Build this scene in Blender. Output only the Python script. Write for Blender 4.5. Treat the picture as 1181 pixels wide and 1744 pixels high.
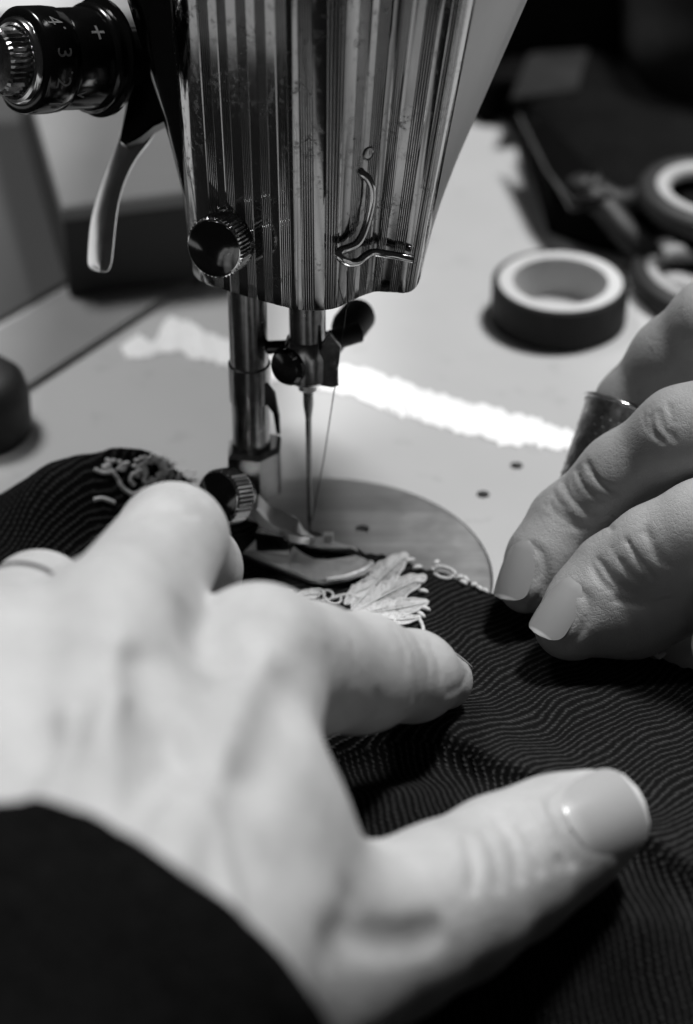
import bpy, bmesh, math, random
import numpy as np
from mathutils import Vector, Matrix

for o in list(bpy.data.objects):
    bpy.data.objects.remove(o)
sc = bpy.context.scene
MM = 0.001
RW, RH = 1181.0, 1744.0

# ------------------------------------------------------------------ camera
FPX = 3680.0
TH = math.radians(35.0)
DIST = 440.0
CAM = np.array([0.0, -DIST * math.cos(TH), DIST * math.sin(TH)])
FWD = np.array([0.0, math.cos(TH), -math.sin(TH)])
UPV = np.array([0.0, math.sin(TH), math.cos(TH)])
RGT = np.array([1.0, 0.0, 0.0])
TOCAM = -FWD
cd = bpy.data.cameras.new('camera')
cam = bpy.data.objects.new('camera', cd)
sc.collection.objects.link(cam)
cam.location = CAM * MM
cam.rotation_euler = (math.radians(90 - 35.0), 0, 0)
cd.sensor_fit = 'HORIZONTAL'
cd.sensor_width = 24.0
cd.lens = 24.0 * FPX / RW
cd.clip_start = 0.02
cd.clip_end = 50
cd.dof.use_dof = True
cd.dof.focus_distance = 0.388
cd.dof.aperture_fstop = 9.0
sc.camera = cam

# ------------------------------------------------------------------ light
w = bpy.data.worlds.new('World')
sc.world = w
w.use_nodes = True
bg = w.node_tree.nodes['Background']
bg.inputs[0].default_value = (1, 1, 1, 1)
bg.inputs[1].default_value = 0.012


def area(name, loc, aim, size, power):
    l = bpy.data.lights.new(name, 'AREA')
    l.shape = 'DISK'
    l.size = size
    l.energy = power
    o = bpy.data.objects.new(name, l)
    sc.collection.objects.link(o)
    o.location = loc
    d = Vector(aim) - Vector(loc)
    o.rotation_euler = d.to_track_quat('-Z', 'Y').to_euler()
    return o


area('key_lamp', (0.28, 0.22, 0.92), (0.0, -0.03, 0.0), 0.16, 11.0)
area('overhead_fill', (-0.40, 0.34, 1.20), (0.0, 0.0, 0.0), 0.35, 11.5)  # added soft fill for the left side; no such source in view

sc.view_settings.view_transform = 'Standard'
sc.view_settings.look = 'None'
sc.view_settings.exposure = 0.14
sc.view_settings.gamma = 1.0
sc.cycles.use_denoising = True
sc.cycles.max_bounces = 6

# ------------------------------------------------------------------ helpers


def ray(px, py):
    return FWD + RGT * ((px - RW / 2) / FPX) - UPV * ((py - RH / 2) / FPX)


def U(px, py, d):                     # point at a depth along the view axis, mm
    return CAM + ray(px, py) * d


def UZ(px, py, z):
    r = ray(px, py)
    return CAM + r * ((z - CAM[2]) / r[2])


def UY(px, py, y):
    r = ray(px, py)
    return CAM + r * ((y - CAM[1]) / r[1])


def proj(p):
    q = np.asarray(p, float) - CAM
    d = q @ FWD
    return RW / 2 + FPX * (q @ RGT) / d, RH / 2 - FPX * (q @ UPV) / d


def V3(*a):
    return np.array(a, float)


def unit(v):
    v = np.asarray(v, float)
    return v / np.linalg.norm(v)


def frame(axis, ref=(0, 0, 1)):
    a = unit(axis)
    r = np.asarray(ref, float)
    if abs(a @ unit(r)) > 0.95:
        r = V3(1, 0, 0)
    b = unit(np.cross(r, a))
    c = np.cross(a, b)
    return a, b, c


def link(name, verts, faces, mat, parent=None, smooth=True, angle=None):
    me = bpy.data.meshes.new(name)
    me.from_pydata([tuple(v) for v in (np.asarray(verts) * MM)], [], [tuple(int(i) for i in f) for f in faces])
    me.validate()
    me.update()
    return linkm(name, me, mat, parent, smooth, angle)


def linkm(name, me, mat, parent=None, smooth=True, angle=None):
    if smooth:
        me.shade_smooth()
        if angle is not None:
            me.set_sharp_from_angle(angle=math.radians(angle))
    me.materials.append(mat)
    o = bpy.data.objects.new(name, me)
    sc.collection.objects.link(o)
    if parent is not None:
        setpar(o, parent)
    return o


def setpar(o, p):
    o.parent = p
    # meshes keep world coordinates: only a top-level parent carries an offset
    t = Vector(p.location) if p.parent is None else Vector((0, 0, 0))
    o.matrix_parent_inverse = Matrix.Translation(-t)


def empty(name, loc):
    o = bpy.data.objects.new(name, None)
    o.empty_display_size = 0.01
    sc.collection.objects.link(o)
    o.location = np.asarray(loc) * MM
    return o


def tag(o, label, cat, group=None, kind=None):
    o['label'] = label
    o['category'] = cat
    if group:
        o['group'] = group
    if kind:
        o['kind'] = kind
    return o


class MB:
    def __init__(s):
        s.v, s.f = [], []

    def add(s, v, f):
        n = len(s.v)
        s.v += [tuple(p) for p in v]
        s.f += [tuple(i + n for i in q) for q in f]

    def lathe(s, base, axis, prof, n=48, ref=(0, 0, 1), knurl=None):
        """prof: list of (l, r); closed with end caps where r == 0."""
        a, b, c = frame(axis, ref)
        base = np.asarray(base, float)
        v, f = [], []
        for j, (l, r) in enumerate(prof):
            for i in range(n):
                t = 2 * math.pi * i / n
                rr = r
                if knurl and knurl[0] <= j <= knurl[1]:
                    rr = r - (knurl[2] if i % 2 else 0)
                v.append(base + a * l + (b * math.cos(t) + c * math.sin(t)) * rr)
        for j in range(len(prof) - 1):
            for i in range(n):
                k = (i + 1) % n
                f.append((j * n + i, j * n + k, (j + 1) * n + k, (j + 1) * n + i))
        f.append(tuple(range(n - 1, -1, -1)))
        m = (len(prof) - 1) * n
        f.append(tuple(m + i for i in range(n)))
        s.add(v, f)
        return s

    def tube(s, pts, rad, n=10):
        pts = [np.asarray(p, float) for p in pts]
        if not hasattr(rad, '__len__'):
            rad = [rad] * len(pts)
        v, f = [], []
        t0 = unit(pts[1] - pts[0])
        _, b, c = frame(t0)
        for i, p in enumerate(pts):
            t = unit(pts[min(i + 1, len(pts) - 1)] - pts[max(i - 1, 0)])
            b = unit(b - t * (b @ t))
            c = np.cross(t, b)
            for k in range(n):
                a = 2 * math.pi * k / n
                v.append(p + (b * math.cos(a) + c * math.sin(a)) * rad[i])
        for j in range(len(pts) - 1):
            for i in range(n):
                k = (i + 1) % n
                f.append((j * n + i, j * n + k, (j + 1) * n + k, (j + 1) * n + i))
        f.append(tuple(range(n - 1, -1, -1)))
        m = (len(pts) - 1) * n
        f.append(tuple(m + i for i in range(n)))
        s.add(v, f)
        return s

    def prism(s, poly, h, bev=0.0):
        """poly: list of 3D points (top outline), extruded by vector h; optional bevel ring."""
        poly = [np.asarray(p, float) for p in poly]
        h = np.asarray(h, float)
        n = len(poly)
        cen = sum(poly) / n
        rings = []
        if bev > 0:
            ins = [p + unit(cen - p) * bev for p in poly]
            hu = unit(h)
            rings = [ins, [p + hu * bev for p in poly], [p + h - hu * bev for p in poly], [p + h for p in ins]]
        else:
            rings = [poly, [p + h for p in poly]]
        v = [p for r in rings for p in r]
        f = [tuple(range(n))]
        for j in range(len(rings) - 1):
            for i in range(n):
                k = (i + 1) % n
                f.append((j * n + k, j * n + i, (j + 1) * n + i, (j + 1) * n + k))
        m = (len(rings) - 1) * n
        f.append(tuple(m + i for i in range(n - 1, -1, -1)))
        s.add(v, f)
        return s

    def build(s, name, mat, parent=None, smooth=True, angle=35, fix=True):
        o = link(name, s.v, s.f, mat, None, False)
        if fix:
            bm = bmesh.new()
            bm.from_mesh(o.data)
            bmesh.ops.recalc_face_normals(bm, faces=bm.faces)
            bm.to_mesh(o.data)
            bm.free()
        if smooth:
            o.data.shade_smooth()
            if angle is not None:
                o.data.set_sharp_from_angle(angle=math.radians(angle))
        if parent is not None:
            setpar(o, parent)
        return o


def catmull(pts, n):
    """n samples per segment through pts."""
    P = [np.asarray(p, float) for p in pts]
    P = [2 * P[0] - P[1]] + P + [2 * P[-1] - P[-2]]
    out = []
    for i in range(1, len(P) - 2):
        for k in range(n):
            t = k / n
            a, b, c, d = P[i - 1], P[i], P[i + 1], P[i + 2]
            out.append(0.5 * ((2 * b) + (c - a) * t + (2 * a - 5 * b + 4 * c - d) * t * t + (3 * b - a - 3 * c + d) * t ** 3))
    out.append(P[-2])
    return out


# ------------------------------------------------------------------ materials
class NT:
    def __init__(s, name):
        s.m = bpy.data.materials.new(name)
        s.m.use_nodes = True
        s.t = s.m.node_tree
        s.b = s.t.nodes['Principled BSDF']

    def n(s, kind, **kw):
        x = s.t.nodes.new(kind)
        for k, v in kw.items():
            setattr(x, k, v)
        return x

    def l(s, a, b):
        s.t.links.new(a, b)

    def coord(s, scale=(1, 1, 1), rot=(0, 0, 0)):
        c = s.n('ShaderNodeTexCoord')
        mp = s.n('ShaderNodeMapping')
        mp.inputs['Scale'].default_value = scale
        mp.inputs['Rotation'].default_value = rot
        s.l(c.outputs['Object'], mp.inputs[0])
        return mp.outputs[0]

    def noise(s, scale, detail=4, rough=0.6, co=None, out='Fac'):
        x = s.n('ShaderNodeTexNoise')
        x.inputs['Scale'].default_value = scale
        x.inputs['Detail'].default_value = detail
        x.inputs['Roughness'].default_value = rough
        s.l(co if co is not None else s.coord(), x.inputs['Vector'])
        return x.outputs[out]

    def ramp(s, fac, stops):
        x = s.n('ShaderNodeValToRGB')
        e = x.color_ramp.elements
        while len(e) < len(stops):
            e.new(0.5)
        for k, (p, v) in zip(e, stops):
            k.position = p
            k.color = (v, v, v, 1)
        s.l(fac, x.inputs[0])
        return x.outputs[0]

    def math(s, op, a, b=None, c=None):
        x = s.n('ShaderNodeMath', operation=op)
        for i, q in enumerate((a, b, c)):
            if q is None:
                continue
            if isinstance(q, (int, float)):
                x.inputs[i].default_value = q
            else:
                s.l(q, x.inputs[i])
        return x.outputs[0]

    def bump(s, h, strength=0.3, dist=0.0002, prev=None):
        x = s.n('ShaderNodeBump')
        x.inputs['Strength'].default_value = strength
        x.inputs['Distance'].default_value = dist
        s.l(h, x.inputs['Height'])
        if prev is not None:
            s.l(prev, x.inputs['Normal'])
        s.l(x.outputs[0], s.b.inputs['Normal'])
        return x.outputs[0]

    def set(s, base=None, rough=None, metal=None, **kw):
        if base is not None:
            if isinstance(base, (int, float)):
                s.b.inputs['Base Color'].default_value = (base, base, base, 1)
            else:
                s.l(base, s.b.inputs['Base Color'])
        for nm, v in (('Roughness', rough), ('Metallic', metal)):
            if v is None:
                continue
            if isinstance(v, (int, float)):
                s.b.inputs[nm].default_value = v
            else:
                s.l(v, s.b.inputs[nm])
        for k, v in kw.items():
            s.b.inputs[k.replace('_', ' ')].default_value = v
        return s


def simple(name, base, rough=0.5, metal=0.0, nscale=400, var=0.15, bump=0.0):
    t = NT(name)
    nz = t.noise(nscale)
    t.set(t.ramp(nz, [(0.25, base * (1 - var)), (0.75, base * (1 + var))]), t.ramp(nz, [(0.2, max(0.02, rough * 0.8)), (0.8, min(1, rough * 1.2))]), metal)
    if bump:
        t.bump(nz, bump)
    return t.m


M = {}
M['steel'] = simple('polished_steel', 0.62, 0.16, 1.0, 900, 0.1)
M['dark_steel'] = simple('aged_steel', 0.30, 0.24, 1.0, 700, 0.3, 0.05)
M['needle_steel'] = simple('needle_steel', 0.35, 0.25, 1.0, 700, 0.1)
M['black'] = simple('black_enamel', 0.004, 0.16, 0.0, 300, 0.2)
M['black_plastic'] = simple('black_plastic', 0.006, 0.6, 0.0, 300, 0.2)
M['black_tape'] = simple('black_tape', 0.006, 0.6, 0.0, 300, 0.2)
M['black_tape'].node_tree.nodes['Principled BSDF'].inputs['Specular IOR Level'].default_value = 0.25
M['dark_cloth'] = simple('dark_cloth', 0.004, 1.0, 0.0, 90, 0.5, 0.4)
M['dark_cloth'].node_tree.nodes['Principled BSDF'].inputs['Specular IOR Level'].default_value = 0.06
M['grey_cloth'] = simple('charcoal_cloth', 0.022, 0.95, 0.0, 60, 0.4, 0.2)
M['grey_cloth'].node_tree.nodes['Principled BSDF'].inputs['Specular IOR Level'].default_value = 0.1
M['foot_steel'] = simple('satin_steel', 0.9, 0.34, 1.0, 900, 0.05)
M['lever_steel'] = simple('lever_steel', 0.85, 0.2, 1.0, 300, 0.05)
M['white_core'] = simple('paper_core', 0.5, 0.8, 0.0, 500, 0.05)
M['ink'] = simple('dial_ink', 0.22, 0.7, 0.0, 2500, 0.45)
M['gold'] = simple('ring_metal', 0.75, 0.12, 1.0, 500, 0.05)
M['thread'] = simple('sewing_thread', 0.05, 0.7, 0.0, 4000, 0.4)
M['lace'] = simple('lace_thread', 0.62, 0.85, 0.0, 3500, 0.2, 0.5)
M['grey_board'] = simple('grey_board', 0.19, 0.7, 0.0, 30, 0.12)
M['dark_mat'] = simple('dark_mat', 0.035, 0.8, 0.0, 40, 0.2)
M['light_lid'] = simple('grey_lid', 0.2, 0.6, 0.0, 20, 0.08)
M['groove'] = simple('groove_dark', 0.02, 0.5, 0.0, 900, 0.4)
M['lining'] = simple('grip_rubber', 0.3, 0.8, 0.0, 300, 0.1)
M['cap'] = simple('dark_cap', 0.13, 0.12, 1.0, 300, 0.2)  # darker metal; on the thumb screws it paints in a dark reflection
M['hole'] = simple('hole_dark', 0.01, 0.8)


def m_table():
    t = NT('grey_enamel_bed')
    big = t.noise(14, 3)
    fine = t.noise(900, 3)
    v = t.n('ShaderNodeTexNoise')
    v.inputs['Scale'].default_value = 120
    v.inputs['Detail'].default_value = 8
    t.l(t.coord(), v.inputs['Vector'])
    scuff = t.ramp(v.outputs['Fac'], [(0.60, 1.0), (0.72, 0.86)])
    base = t.ramp(big, [(0.3, 0.40), (0.7, 0.45)])
    mx = t.n('ShaderNodeMix', data_type='RGBA', blend_type='MULTIPLY')
    mx.inputs[0].default_value = 1
    t.l(base, mx.inputs[6])
    t.l(scuff, mx.inputs[7])
    t.set(mx.outputs[2], 0.5, 0.0, Specular_IOR_Level=0.35)
    t.bump(fine, 0.08, 0.0001)
    return t.m


def m_strip():
    t = NT('bare_white_strip')
    n = t.noise(300, 5)
    t.set(t.ramp(n, [(0.3, 0.80), (0.7, 0.88)]), 0.6)
    t.bump(n, 0.2, 0.0002)
    return t.m


def m_panel():
    t = NT('head_enamel')
    v = t.n('ShaderNodeTexVoronoi')
    v.inputs['Scale'].default_value = 260
    t.l(t.coord(), v.inputs['Vector'])
    n = t.noise(60, 5)
    specks = t.ramp(v.outputs['Distance'], [(0.0, 0.80), (0.045, 0.50)])
    mx = t.n('ShaderNodeMix', data_type='RGBA', blend_type='MULTIPLY')
    mx.inputs[0].default_value = 1
    t.l(specks, mx.inputs[6])
    t.l(t.ramp(n, [(0.3, 0.9), (0.7, 1.0)]), mx.inputs[7])
    t.set(mx.outputs[2], 0.38, 0.0)
    t.bump(t.noise(1500, 3), 0.1, 0.0001)
    return t.m


def m_face():
    t = NT('chromed_face_plate')
    n = t.noise(130, 6, 0.7)
    st = t.noise(900, 4, 0.7)
    grime = t.ramp(n, [(0.44, 0.0), (0.68, 1.0)])
    dots = t.ramp(st, [(0.5, 0.0), (0.62, 1.0)])
    gd = t.math('MULTIPLY', grime, dots)
    rough = t.math('MULTIPLY_ADD', gd, 0.35, 0.10)
    base = t.math('MULTIPLY_ADD', gd, -0.18, 0.33)
    t.set(base, rough, 1.0)
    wv = t.noise(38, 3, 0.5, t.coord((1.0, 1.0, 0.30)))
    t.bump(wv, 0.35, 0.0012)
    return t.m


def m_plate():
    t = NT('brushed_needle_plate')
    n = t.noise(40, 6, 0.7, t.coord((0.35, 6, 1), (0, 0, 0.35)))
    n2 = t.noise(55, 4)
    t.set(t.ramp(n, [(0.3, 0.30), (0.7, 0.46)]), t.ramp(n2, [(0.3, 0.30), (0.7, 0.45)]), 0.9)
    t.bump(n, 0.15, 0.0001)
    return t.m


def m_skin(name, base):
    t = NT(name)
    co = t.coord()
    blot = t.noise(70, 4, 0.6, co)
    v = t.n('ShaderNodeTexVoronoi', feature='DISTANCE_TO_EDGE')
    v.inputs['Scale'].default_value = 1300
    w0 = t.noise(500, 2, 0.5, co, 'Color')
    ad = t.n('ShaderNodeVectorMath', operation='MULTIPLY_ADD')
    ad.inputs[1].default_value = (0.0012,) * 3
    t.l(w0, ad.inputs[0])
    t.l(co, ad.inputs[2])
    t.l(ad.outputs[0], v.inputs['Vector'])
    fine = t.noise(1600, 5, 0.65, co)
    cr = t.ramp(v.outputs['Distance'], [(0.0, 0.0), (0.12, 1.0)])
    h = t.math('ADD', t.math('MULTIPLY', cr, 0.36), t.math('MULTIPLY', fine, 0.7))
    t.set(t.ramp(blot, [(0.25, base * 0.80), (0.75, base * 1.08)]), 0.48, 0.0,
          Subsurface_Weight=0.25, Subsurface_Scale=0.004, Specular_IOR_Level=0.35)
    t.b.inputs['Subsurface Radius'].default_value = (0.6, 0.6, 0.6)
    b1 = t.bump(h, 0.42, 0.0002)
    med = t.noise(330, 4, 0.6, t.coord((1, 1, 1)))
    t.bump(med, 0.35, 0.0006, b1)
    return t.m


def m_nail():
    t = NT('fingernail')
    uv = t.n('ShaderNodeUVMap')
    sp = t.n('ShaderNodeSeparateXYZ')
    t.l(uv.outputs[0], sp.inputs[0])
    c = t.ramp(sp.outputs[1], [(0.0, 0.40), (0.2, 0.30), (0.93, 0.29), (0.96, 0.58)])
    t.set(c, 0.22, 0.0, Subsurface_Weight=0.15, Subsurface_Scale=0.002)
    t.b.inputs['Subsurface Radius'].default_value = (0.6, 0.6, 0.6)
    n = t.noise(260, 2, 0.5, t.coord())
    t.bump(n, 0.08, 0.0003)
    return t.m


def m_fabric():
    t = NT('ribbed_black_knit')
    uv = t.n('ShaderNodeUVMap')
    sp = t.n('ShaderNodeSeparateXYZ')
    t.l(uv.outputs[0], sp.inputs[0])
    u, v = sp.outputs[0], sp.outputs[1]
    jit = t.noise(600, 3, 0.6, t.coord())
    uu = t.math('ADD', u, t.math('MULTIPLY_ADD', jit, 0.7, -0.35))
    wv = t.math('MULTIPLY_ADD', t.math('COSINE', t.math('MULTIPLY', uu, 2 * math.pi)), 0.5, 0.5)
    rib = t.math('POWER', wv, 2.6)
    # little slanting stitches along each rib
    st = t.math('MULTIPLY_ADD', t.math('SINE', t.math('MULTIPLY', t.math('ADD', v, t.math('MULTIPLY', u, 0.8)), 2 * math.pi)), 0.5, 0.5)
    h = t.math('MULTIPLY', rib, t.math('MULTIPLY_ADD', st, 0.60, 0.40))
    fz = t.noise(2600, 4, 0.7, t.coord())
    h2 = t.math('MULTIPLY_ADD', fz, 0.35, h)
    spk = t.ramp(t.noise(1900, 2, 0.5, t.coord()), [(0.70, 0.0), (0.80, 0.10)])
    col = t.math('MULTIPLY_ADD', h, 0.040, 0.003)
    col = t.math('MULTIPLY', col, t.math('MULTIPLY_ADD', fz, 2.2, -0.1))
    col = t.math('ADD', col, t.math('MULTIPLY', spk, 0.18))
    t.set(col, 0.85, 0.0, Specular_IOR_Level=0.06)
    t.bump(h2, 0.9, 0.00045)
    return t.m


def m_thimble():
    t = NT('worn_thimble')
    n = t.noise(500, 5, 0.7)
    t.set(t.ramp(n, [(0.35, 0.12), (0.75, 0.42)]), t.ramp(n, [(0.3, 0.5), (0.7, 0.3)]), 1.0)
    t.bump(n, 0.25, 0.0002)
    return t.m


M['table'] = m_table()
M['strip'] = m_strip()
M['panel'] = m_panel()
M['face'] = m_face()
M['plate'] = m_plate()
M['skin'] = m_skin('skin', 0.36)
M['nail'] = m_nail()
M['fabric'] = m_fabric()
M['sleeve'] = simple('sleeve_knit', 0.004, 1.0, 0.0, 700, 0.7, 0.8)
M['sleeve'].node_tree.nodes['Principled BSDF'].inputs['Specular IOR Level'].default_value = 0.0
M['thimble'] = m_thimble()
rnd = random.Random(4)

# ------------------------------------------------------------------ setting: the bed / table top
PC = V3(-5.1, -21.46, 0.0)
PR = 33.4


def slab_with_holes(name, x0, x1, y0, y1, z0, z1, holes, mat):
    """rectangular slab; each hole (x, y, r, depth) is a real cup let into the top."""
    bm = bmesh.new()
    out = [bm.verts.new((x * MM, y * MM, z1 * MM)) for x, y in ((x0, y0), (x1, y0), (x1, y1), (x0, y1))]
    edges = [bm.edges.new((out[i], out[(i + 1) % 4])) for i in range(4)]
    loops = []
    for (x, y, r, dp, n) in holes:
        vs = [bm.verts.new(((x + r * math.cos(2 * math.pi * i / n)) * MM, (y + r * math.sin(2 * math.pi * i / n)) * MM, z1 * MM)) for i in range(n)]
        edges += [bm.edges.new((vs[i], vs[(i + 1) % n])) for i in range(n)]
        loops.append((vs, dp))
    bmesh.ops.triangle_fill(bm, use_beauty=True, use_dissolve=False, edges=edges, normal=(0, 0, 1))
    # remove any face inside a hole
    for f in list(bm.faces):
        c = f.calc_center_median() / MM
        for (x, y, r, dp, n) in holes:
            if (c.x - x) ** 2 + (c.y - y) ** 2 < (r * 0.995) ** 2 and all(((v.co.x / MM - x) ** 2 + (v.co.y / MM - y) ** 2) < (r * 1.01) ** 2 for v in f.verts):
                bm.faces.remove(f)
                break
    for vs, dp in loops:
        lo = [bm.verts.new((v.co.x, v.co.y, v.co.z - dp * MM)) for v in vs]
        n = len(vs)
        for i in range(n):
            k = (i + 1) % n
            bm.faces.new((vs[i], vs[k], lo[k], lo[i]))
        bm.faces.new(lo)
    bot = [bm.verts.new((v.co.x, v.co.y, z0 * MM)) for v in out]
    for i in range(4):
        k = (i + 1) % 4
        bm.faces.new((out[k], out[i], bot[i], bot[k]))
    bm.faces.new(bot[::-1])
    bmesh.ops.recalc_face_normals(bm, faces=bm.faces)
    me = bpy.data.meshes.new(name)
    bm.to_mesh(me)
    bm.free()
    return linkm(name, me, mat, None, False)


h1 = UZ(880, 793, 0)
h2 = UZ(823, 842, 0)
table = slab_with_holes('table', -420, 420, -117, 420, -30, 0.0,
                        [(PC[0], PC[1], PR + 0.35, 1.6, 96), (h1[0], h1[1], 1.35, 5, 24), (h2[0], h2[1], 1.35, 5, 24)], M['table'])
tag(table, 'pale grey enamelled work surface around the needle plate', 'table', kind='structure')

# ragged white strip where the paint has gone along a seam
top_e = [(205, 590), (235, 572), (262, 582), (285, 543), (320, 548), (372, 575), (440, 600), (520, 612), (600, 624), (660, 642), (720, 664), (790, 684), (860, 700), (930, 720), (985, 742), (1040, 765)]
bot_e = [(210, 605), (240, 612), (265, 604), (300, 598), (330, 612), (372, 618), (440, 640), (520, 652), (600, 676), (660, 700), (700, 712), (745, 728), (800, 742), (862, 758), (930, 762), (985, 775), (1040, 790)]


def ragged(edge, z, n=14, amp=0.7):
    c = catmull([UZ(p[0], p[1], z) for p in edge], n)
    out = []
    for i, p in enumerate(c):
        a = amp * (math.sin(i * 0.9) * 0.3 + math.sin(i * 0.37 + 2) * 0.4 + rnd.uniform(-0.7, 0.7))
        out.append(p + V3(0.3 * a, a, 0))
    return out


te = ragged(top_e, 0.12, 16, 0.9)
be = ragged(bot_e, 0.12, 15, 1.1)
n = min(len(te), len(be))
te = [te[int(i * (len(te) - 1) / (n - 1))] for i in range(n)]
be = [be[int(i * (len(be) - 1) / (n - 1))] for i in range(n)]
sv = te + be
sf = [(i, n + i, n + i + 1, i + 1) for i in range(n - 1)]
strip = link('worn_strip', sv, sf, M['strip'], table, False)
mod = strip.modifiers.new('t', 'SOLIDIFY')
mod.thickness = 0.0003
mod.offset = 0

# ------------------------------------------------------------------ background things
# grey wooden lath lying across the left
A0, A1 = UZ(-120, 775, 0), UZ(520, 362, 0)
B0, B1 = UZ(-120, 640, 0), UZ(520, 262, 0)
off = V3(0, 0, 5.0)


def slabpoly(name, pts, h, mat, bev=0.5, parent=None):
    return MB().prism([np.asarray(p) + V3(0, 0, h) for p in pts], V3(0, 0, -h), bev).build(name, mat, parent, True, 30)


lath = slabpoly('wooden_lath', [A0, A1, B1, B0], 1.6, M['grey_board'], 0.3)
lath.location.z = 0.0002
tag(lath, 'flat mid grey wooden lath lying diagonally behind the lever at left', 'board')
m0, m1 = UZ(-150, 640, 0), UZ(560, 235, 0)
mat_o = slabpoly('dark_mat', [m0 + V3(0, 1, 0), m1 + V3(0, 1, 0), V3(60, 260, 0), V3(-210, 260, 0)], 1.2, M['dark_mat'], 0.3)
mat_o.location.z = 0.0002
tag(mat_o, 'dark grey mat on the table beyond the wooden lath', 'mat')

bx = empty('storage_box', V3(-70, 150, 1.6))
zt = 26.0
q = [UZ(104, 352, zt), UZ(352, 322, zt), UZ(345, 60, zt), UZ(20, 60, zt)]
MB().prism([p - V3(0, 0, 0.0) for p in q], V3(0, 0, -4), 0.8).build('lid', M['light_lid'], bx)
cen = sum(q) / 4
MB().prism([p + unit(cen - p) * 1.0 - V3(0, 0, 4.0) for p in q], V3(0, 0, -(zt - 4 - 1.6)), 0.5).build('box_side', M['dark_mat'], bx)  # dark mat colour stands in for shade on the sides
tag(bx, 'box behind the chrome lever, light grey lid, shade coloured into its sides', 'box')

sp_ = empty('thread_spool', UZ(-10, 720, 0))
c0 = UZ(-34, 735, 0)
MB().lathe(c0, (0, 0, 1), [(0.2, 0.01), (0.2, 10.5), (0.8, 11.2), (9, 11.4), (13, 10.4), (15.5, 7.8), (16.5, 4), (16.6, 0.01)], 40).build('spool_flange', M['black_plastic'], sp_)
MB().lathe(c0 + V3(0, 0, 16.4), (0, 0, 1), [(0, 2.6), (2.0, 2.4), (2.2, 1.2)], 24).build('spool_hub', M['black_plastic'], sp_)
tag(sp_, 'black rounded knob-like spool cut off by the left edge', 'spool')


def tape_roll(c, ro, h, label, tilt=(0, 0), z=0.0):
    root = empty('tape_roll', c)
    rc = ro * 0.905
    rin = ro * 0.70
    t = MB()
    t.lathe(c, (0, 0, 1), [(0.1, rc), (0.1, ro - 0.3), (0.4, ro), (h - 0.4, ro), (h - 0.1, ro - 0.3), (h - 0.1, rc)], 72)
    t.f = t.f[:-2]
    t.build('tape_winding', M['black_tape'], root)
    t = MB()
    t.lathe(c, (0, 0, 1), [(0.0, rin), (0.0, rc - 0.02), (h, rc - 0.02), (h + 0.05, rc - 0.3), (h + 0.05, rin + 0.3), (h, rin), (0.0, rin)], 72)
    t.f = t.f[:-2]
    t.build('paper_core', M['white_core'], root)
    tag(root, label, 'tape roll')
    return root


c1 = UZ(951, 542, 0)
tape_roll(c1, 15.8, 10.0, 'black tape roll with pale paper core lying flat on the table')

def lump(name, cen, half, mat, parent=None, seed=0, k=3.0, amp=0.06, floor=None):
    """soft rounded box of cloth with folds."""
    bm = bmesh.new()
    bmesh.ops.create_cube(bm, size=2)
    bmesh.ops.subdivide_edges(bm, edges=bm.edges, cuts=18, use_grid_fill=True)
    rs = random.Random(seed)
    ph = [rs.uniform(0, 6) for _ in range(6)]
    for v in bm.verts:
        p = np.array(v.co)
        p = p / (np.sum(np.abs(p) ** (k * 1.6)) ** (1 / (k * 1.6)))
        wv = amp * (math.sin(5 * p[0] + 3 * p[2] + ph[0]) + math.sin(7 * p[1] - 4 * p[0] + ph[1]) * 0.6 + math.sin(11 * p[2] + 6 * p[1] + ph[2]) * 0.4)
        p = p * (1 + wv)
        q = np.asarray(cen) + p * np.asarray(half)
        if floor is not None:
            q[2] = max(q[2], floor)
        v.co = q * MM
    me = bpy.data.meshes.new(name)
    bm.to_mesh(me)
    bm.free()
    return linkm(name, me, mat, parent)


bag = empty('dark_bag', V3(85, 180, 0.2))
b_ = UZ(960, 330, 0)
pts = [UZ(934, 398, 0), UZ(905, 300, 0), UZ(868, 205, 0), UZ(800, 190, 0), V3(20, 300, 0), V3(190, 300, 0), UZ(1300, 420, 0), UZ(1120, 440, 0), UZ(1020, 428, 0)]
pc = catmull(pts + [pts[0]], 8)[:-1]
mb = MB()
n = len(pc)
cen = sum(pc) / n
v = []
for j, (sc_, zz) in enumerate(((1.0, 0.2), (1.0, 5), (0.985, 9), (0.95, 11.5), (0.88, 13), (0.5, 13.5))):
    for i, p in enumerate(pc):
        q_ = cen + (p - cen) * sc_
        v.append(V3(q_[0], q_[1], zz + (0.8 * math.sin(i * 1.3 + j) if 0 < j else 0)))
f = [(j * n + i, j * n + (i + 1) % n, (j + 1) * n + (i + 1) % n, (j + 1) * n + i) for j in range(5) for i in range(n)] + [tuple(5 * n + i for i in range(n))]
mb.add(v, f)
mb.build('bag_body', M['dark_cloth'], bag, True, None)
flap = [UZ(870, 165, 15), UZ(985, 150, 15), UZ(1010, 60, 15), UZ(900, 90, 15)]
MB().prism(flap, V3(0, 0, -2), 0.6).build('bag_flap', M['grey_cloth'], bag)
tag(bag, 'limp black cloth bag lying beyond the tape roll', 'bag')
case = MB().prism([V3(26, 196, 70), V3(92, 205, 70), V3(110, 300, 70), V3(20, 300, 70)], V3(0, 0, -69.8), 2.5).build('black_case', M['dark_cloth'])
tag(case, 'tall black case standing behind the machine head, upper right', 'case')
roll_c = UZ(1110, 240, 20)
cl = lump('cloth_bundle', V3(110, 165, 34.5), V3(40, 42, 34), M['grey_cloth'], None, 3, 2.0, 0.03)
cl.location = (0.006, 0.04, -0.0)
tag(cl, 'big charcoal cloth bundle filling the upper right corner', 'cloth')

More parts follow.
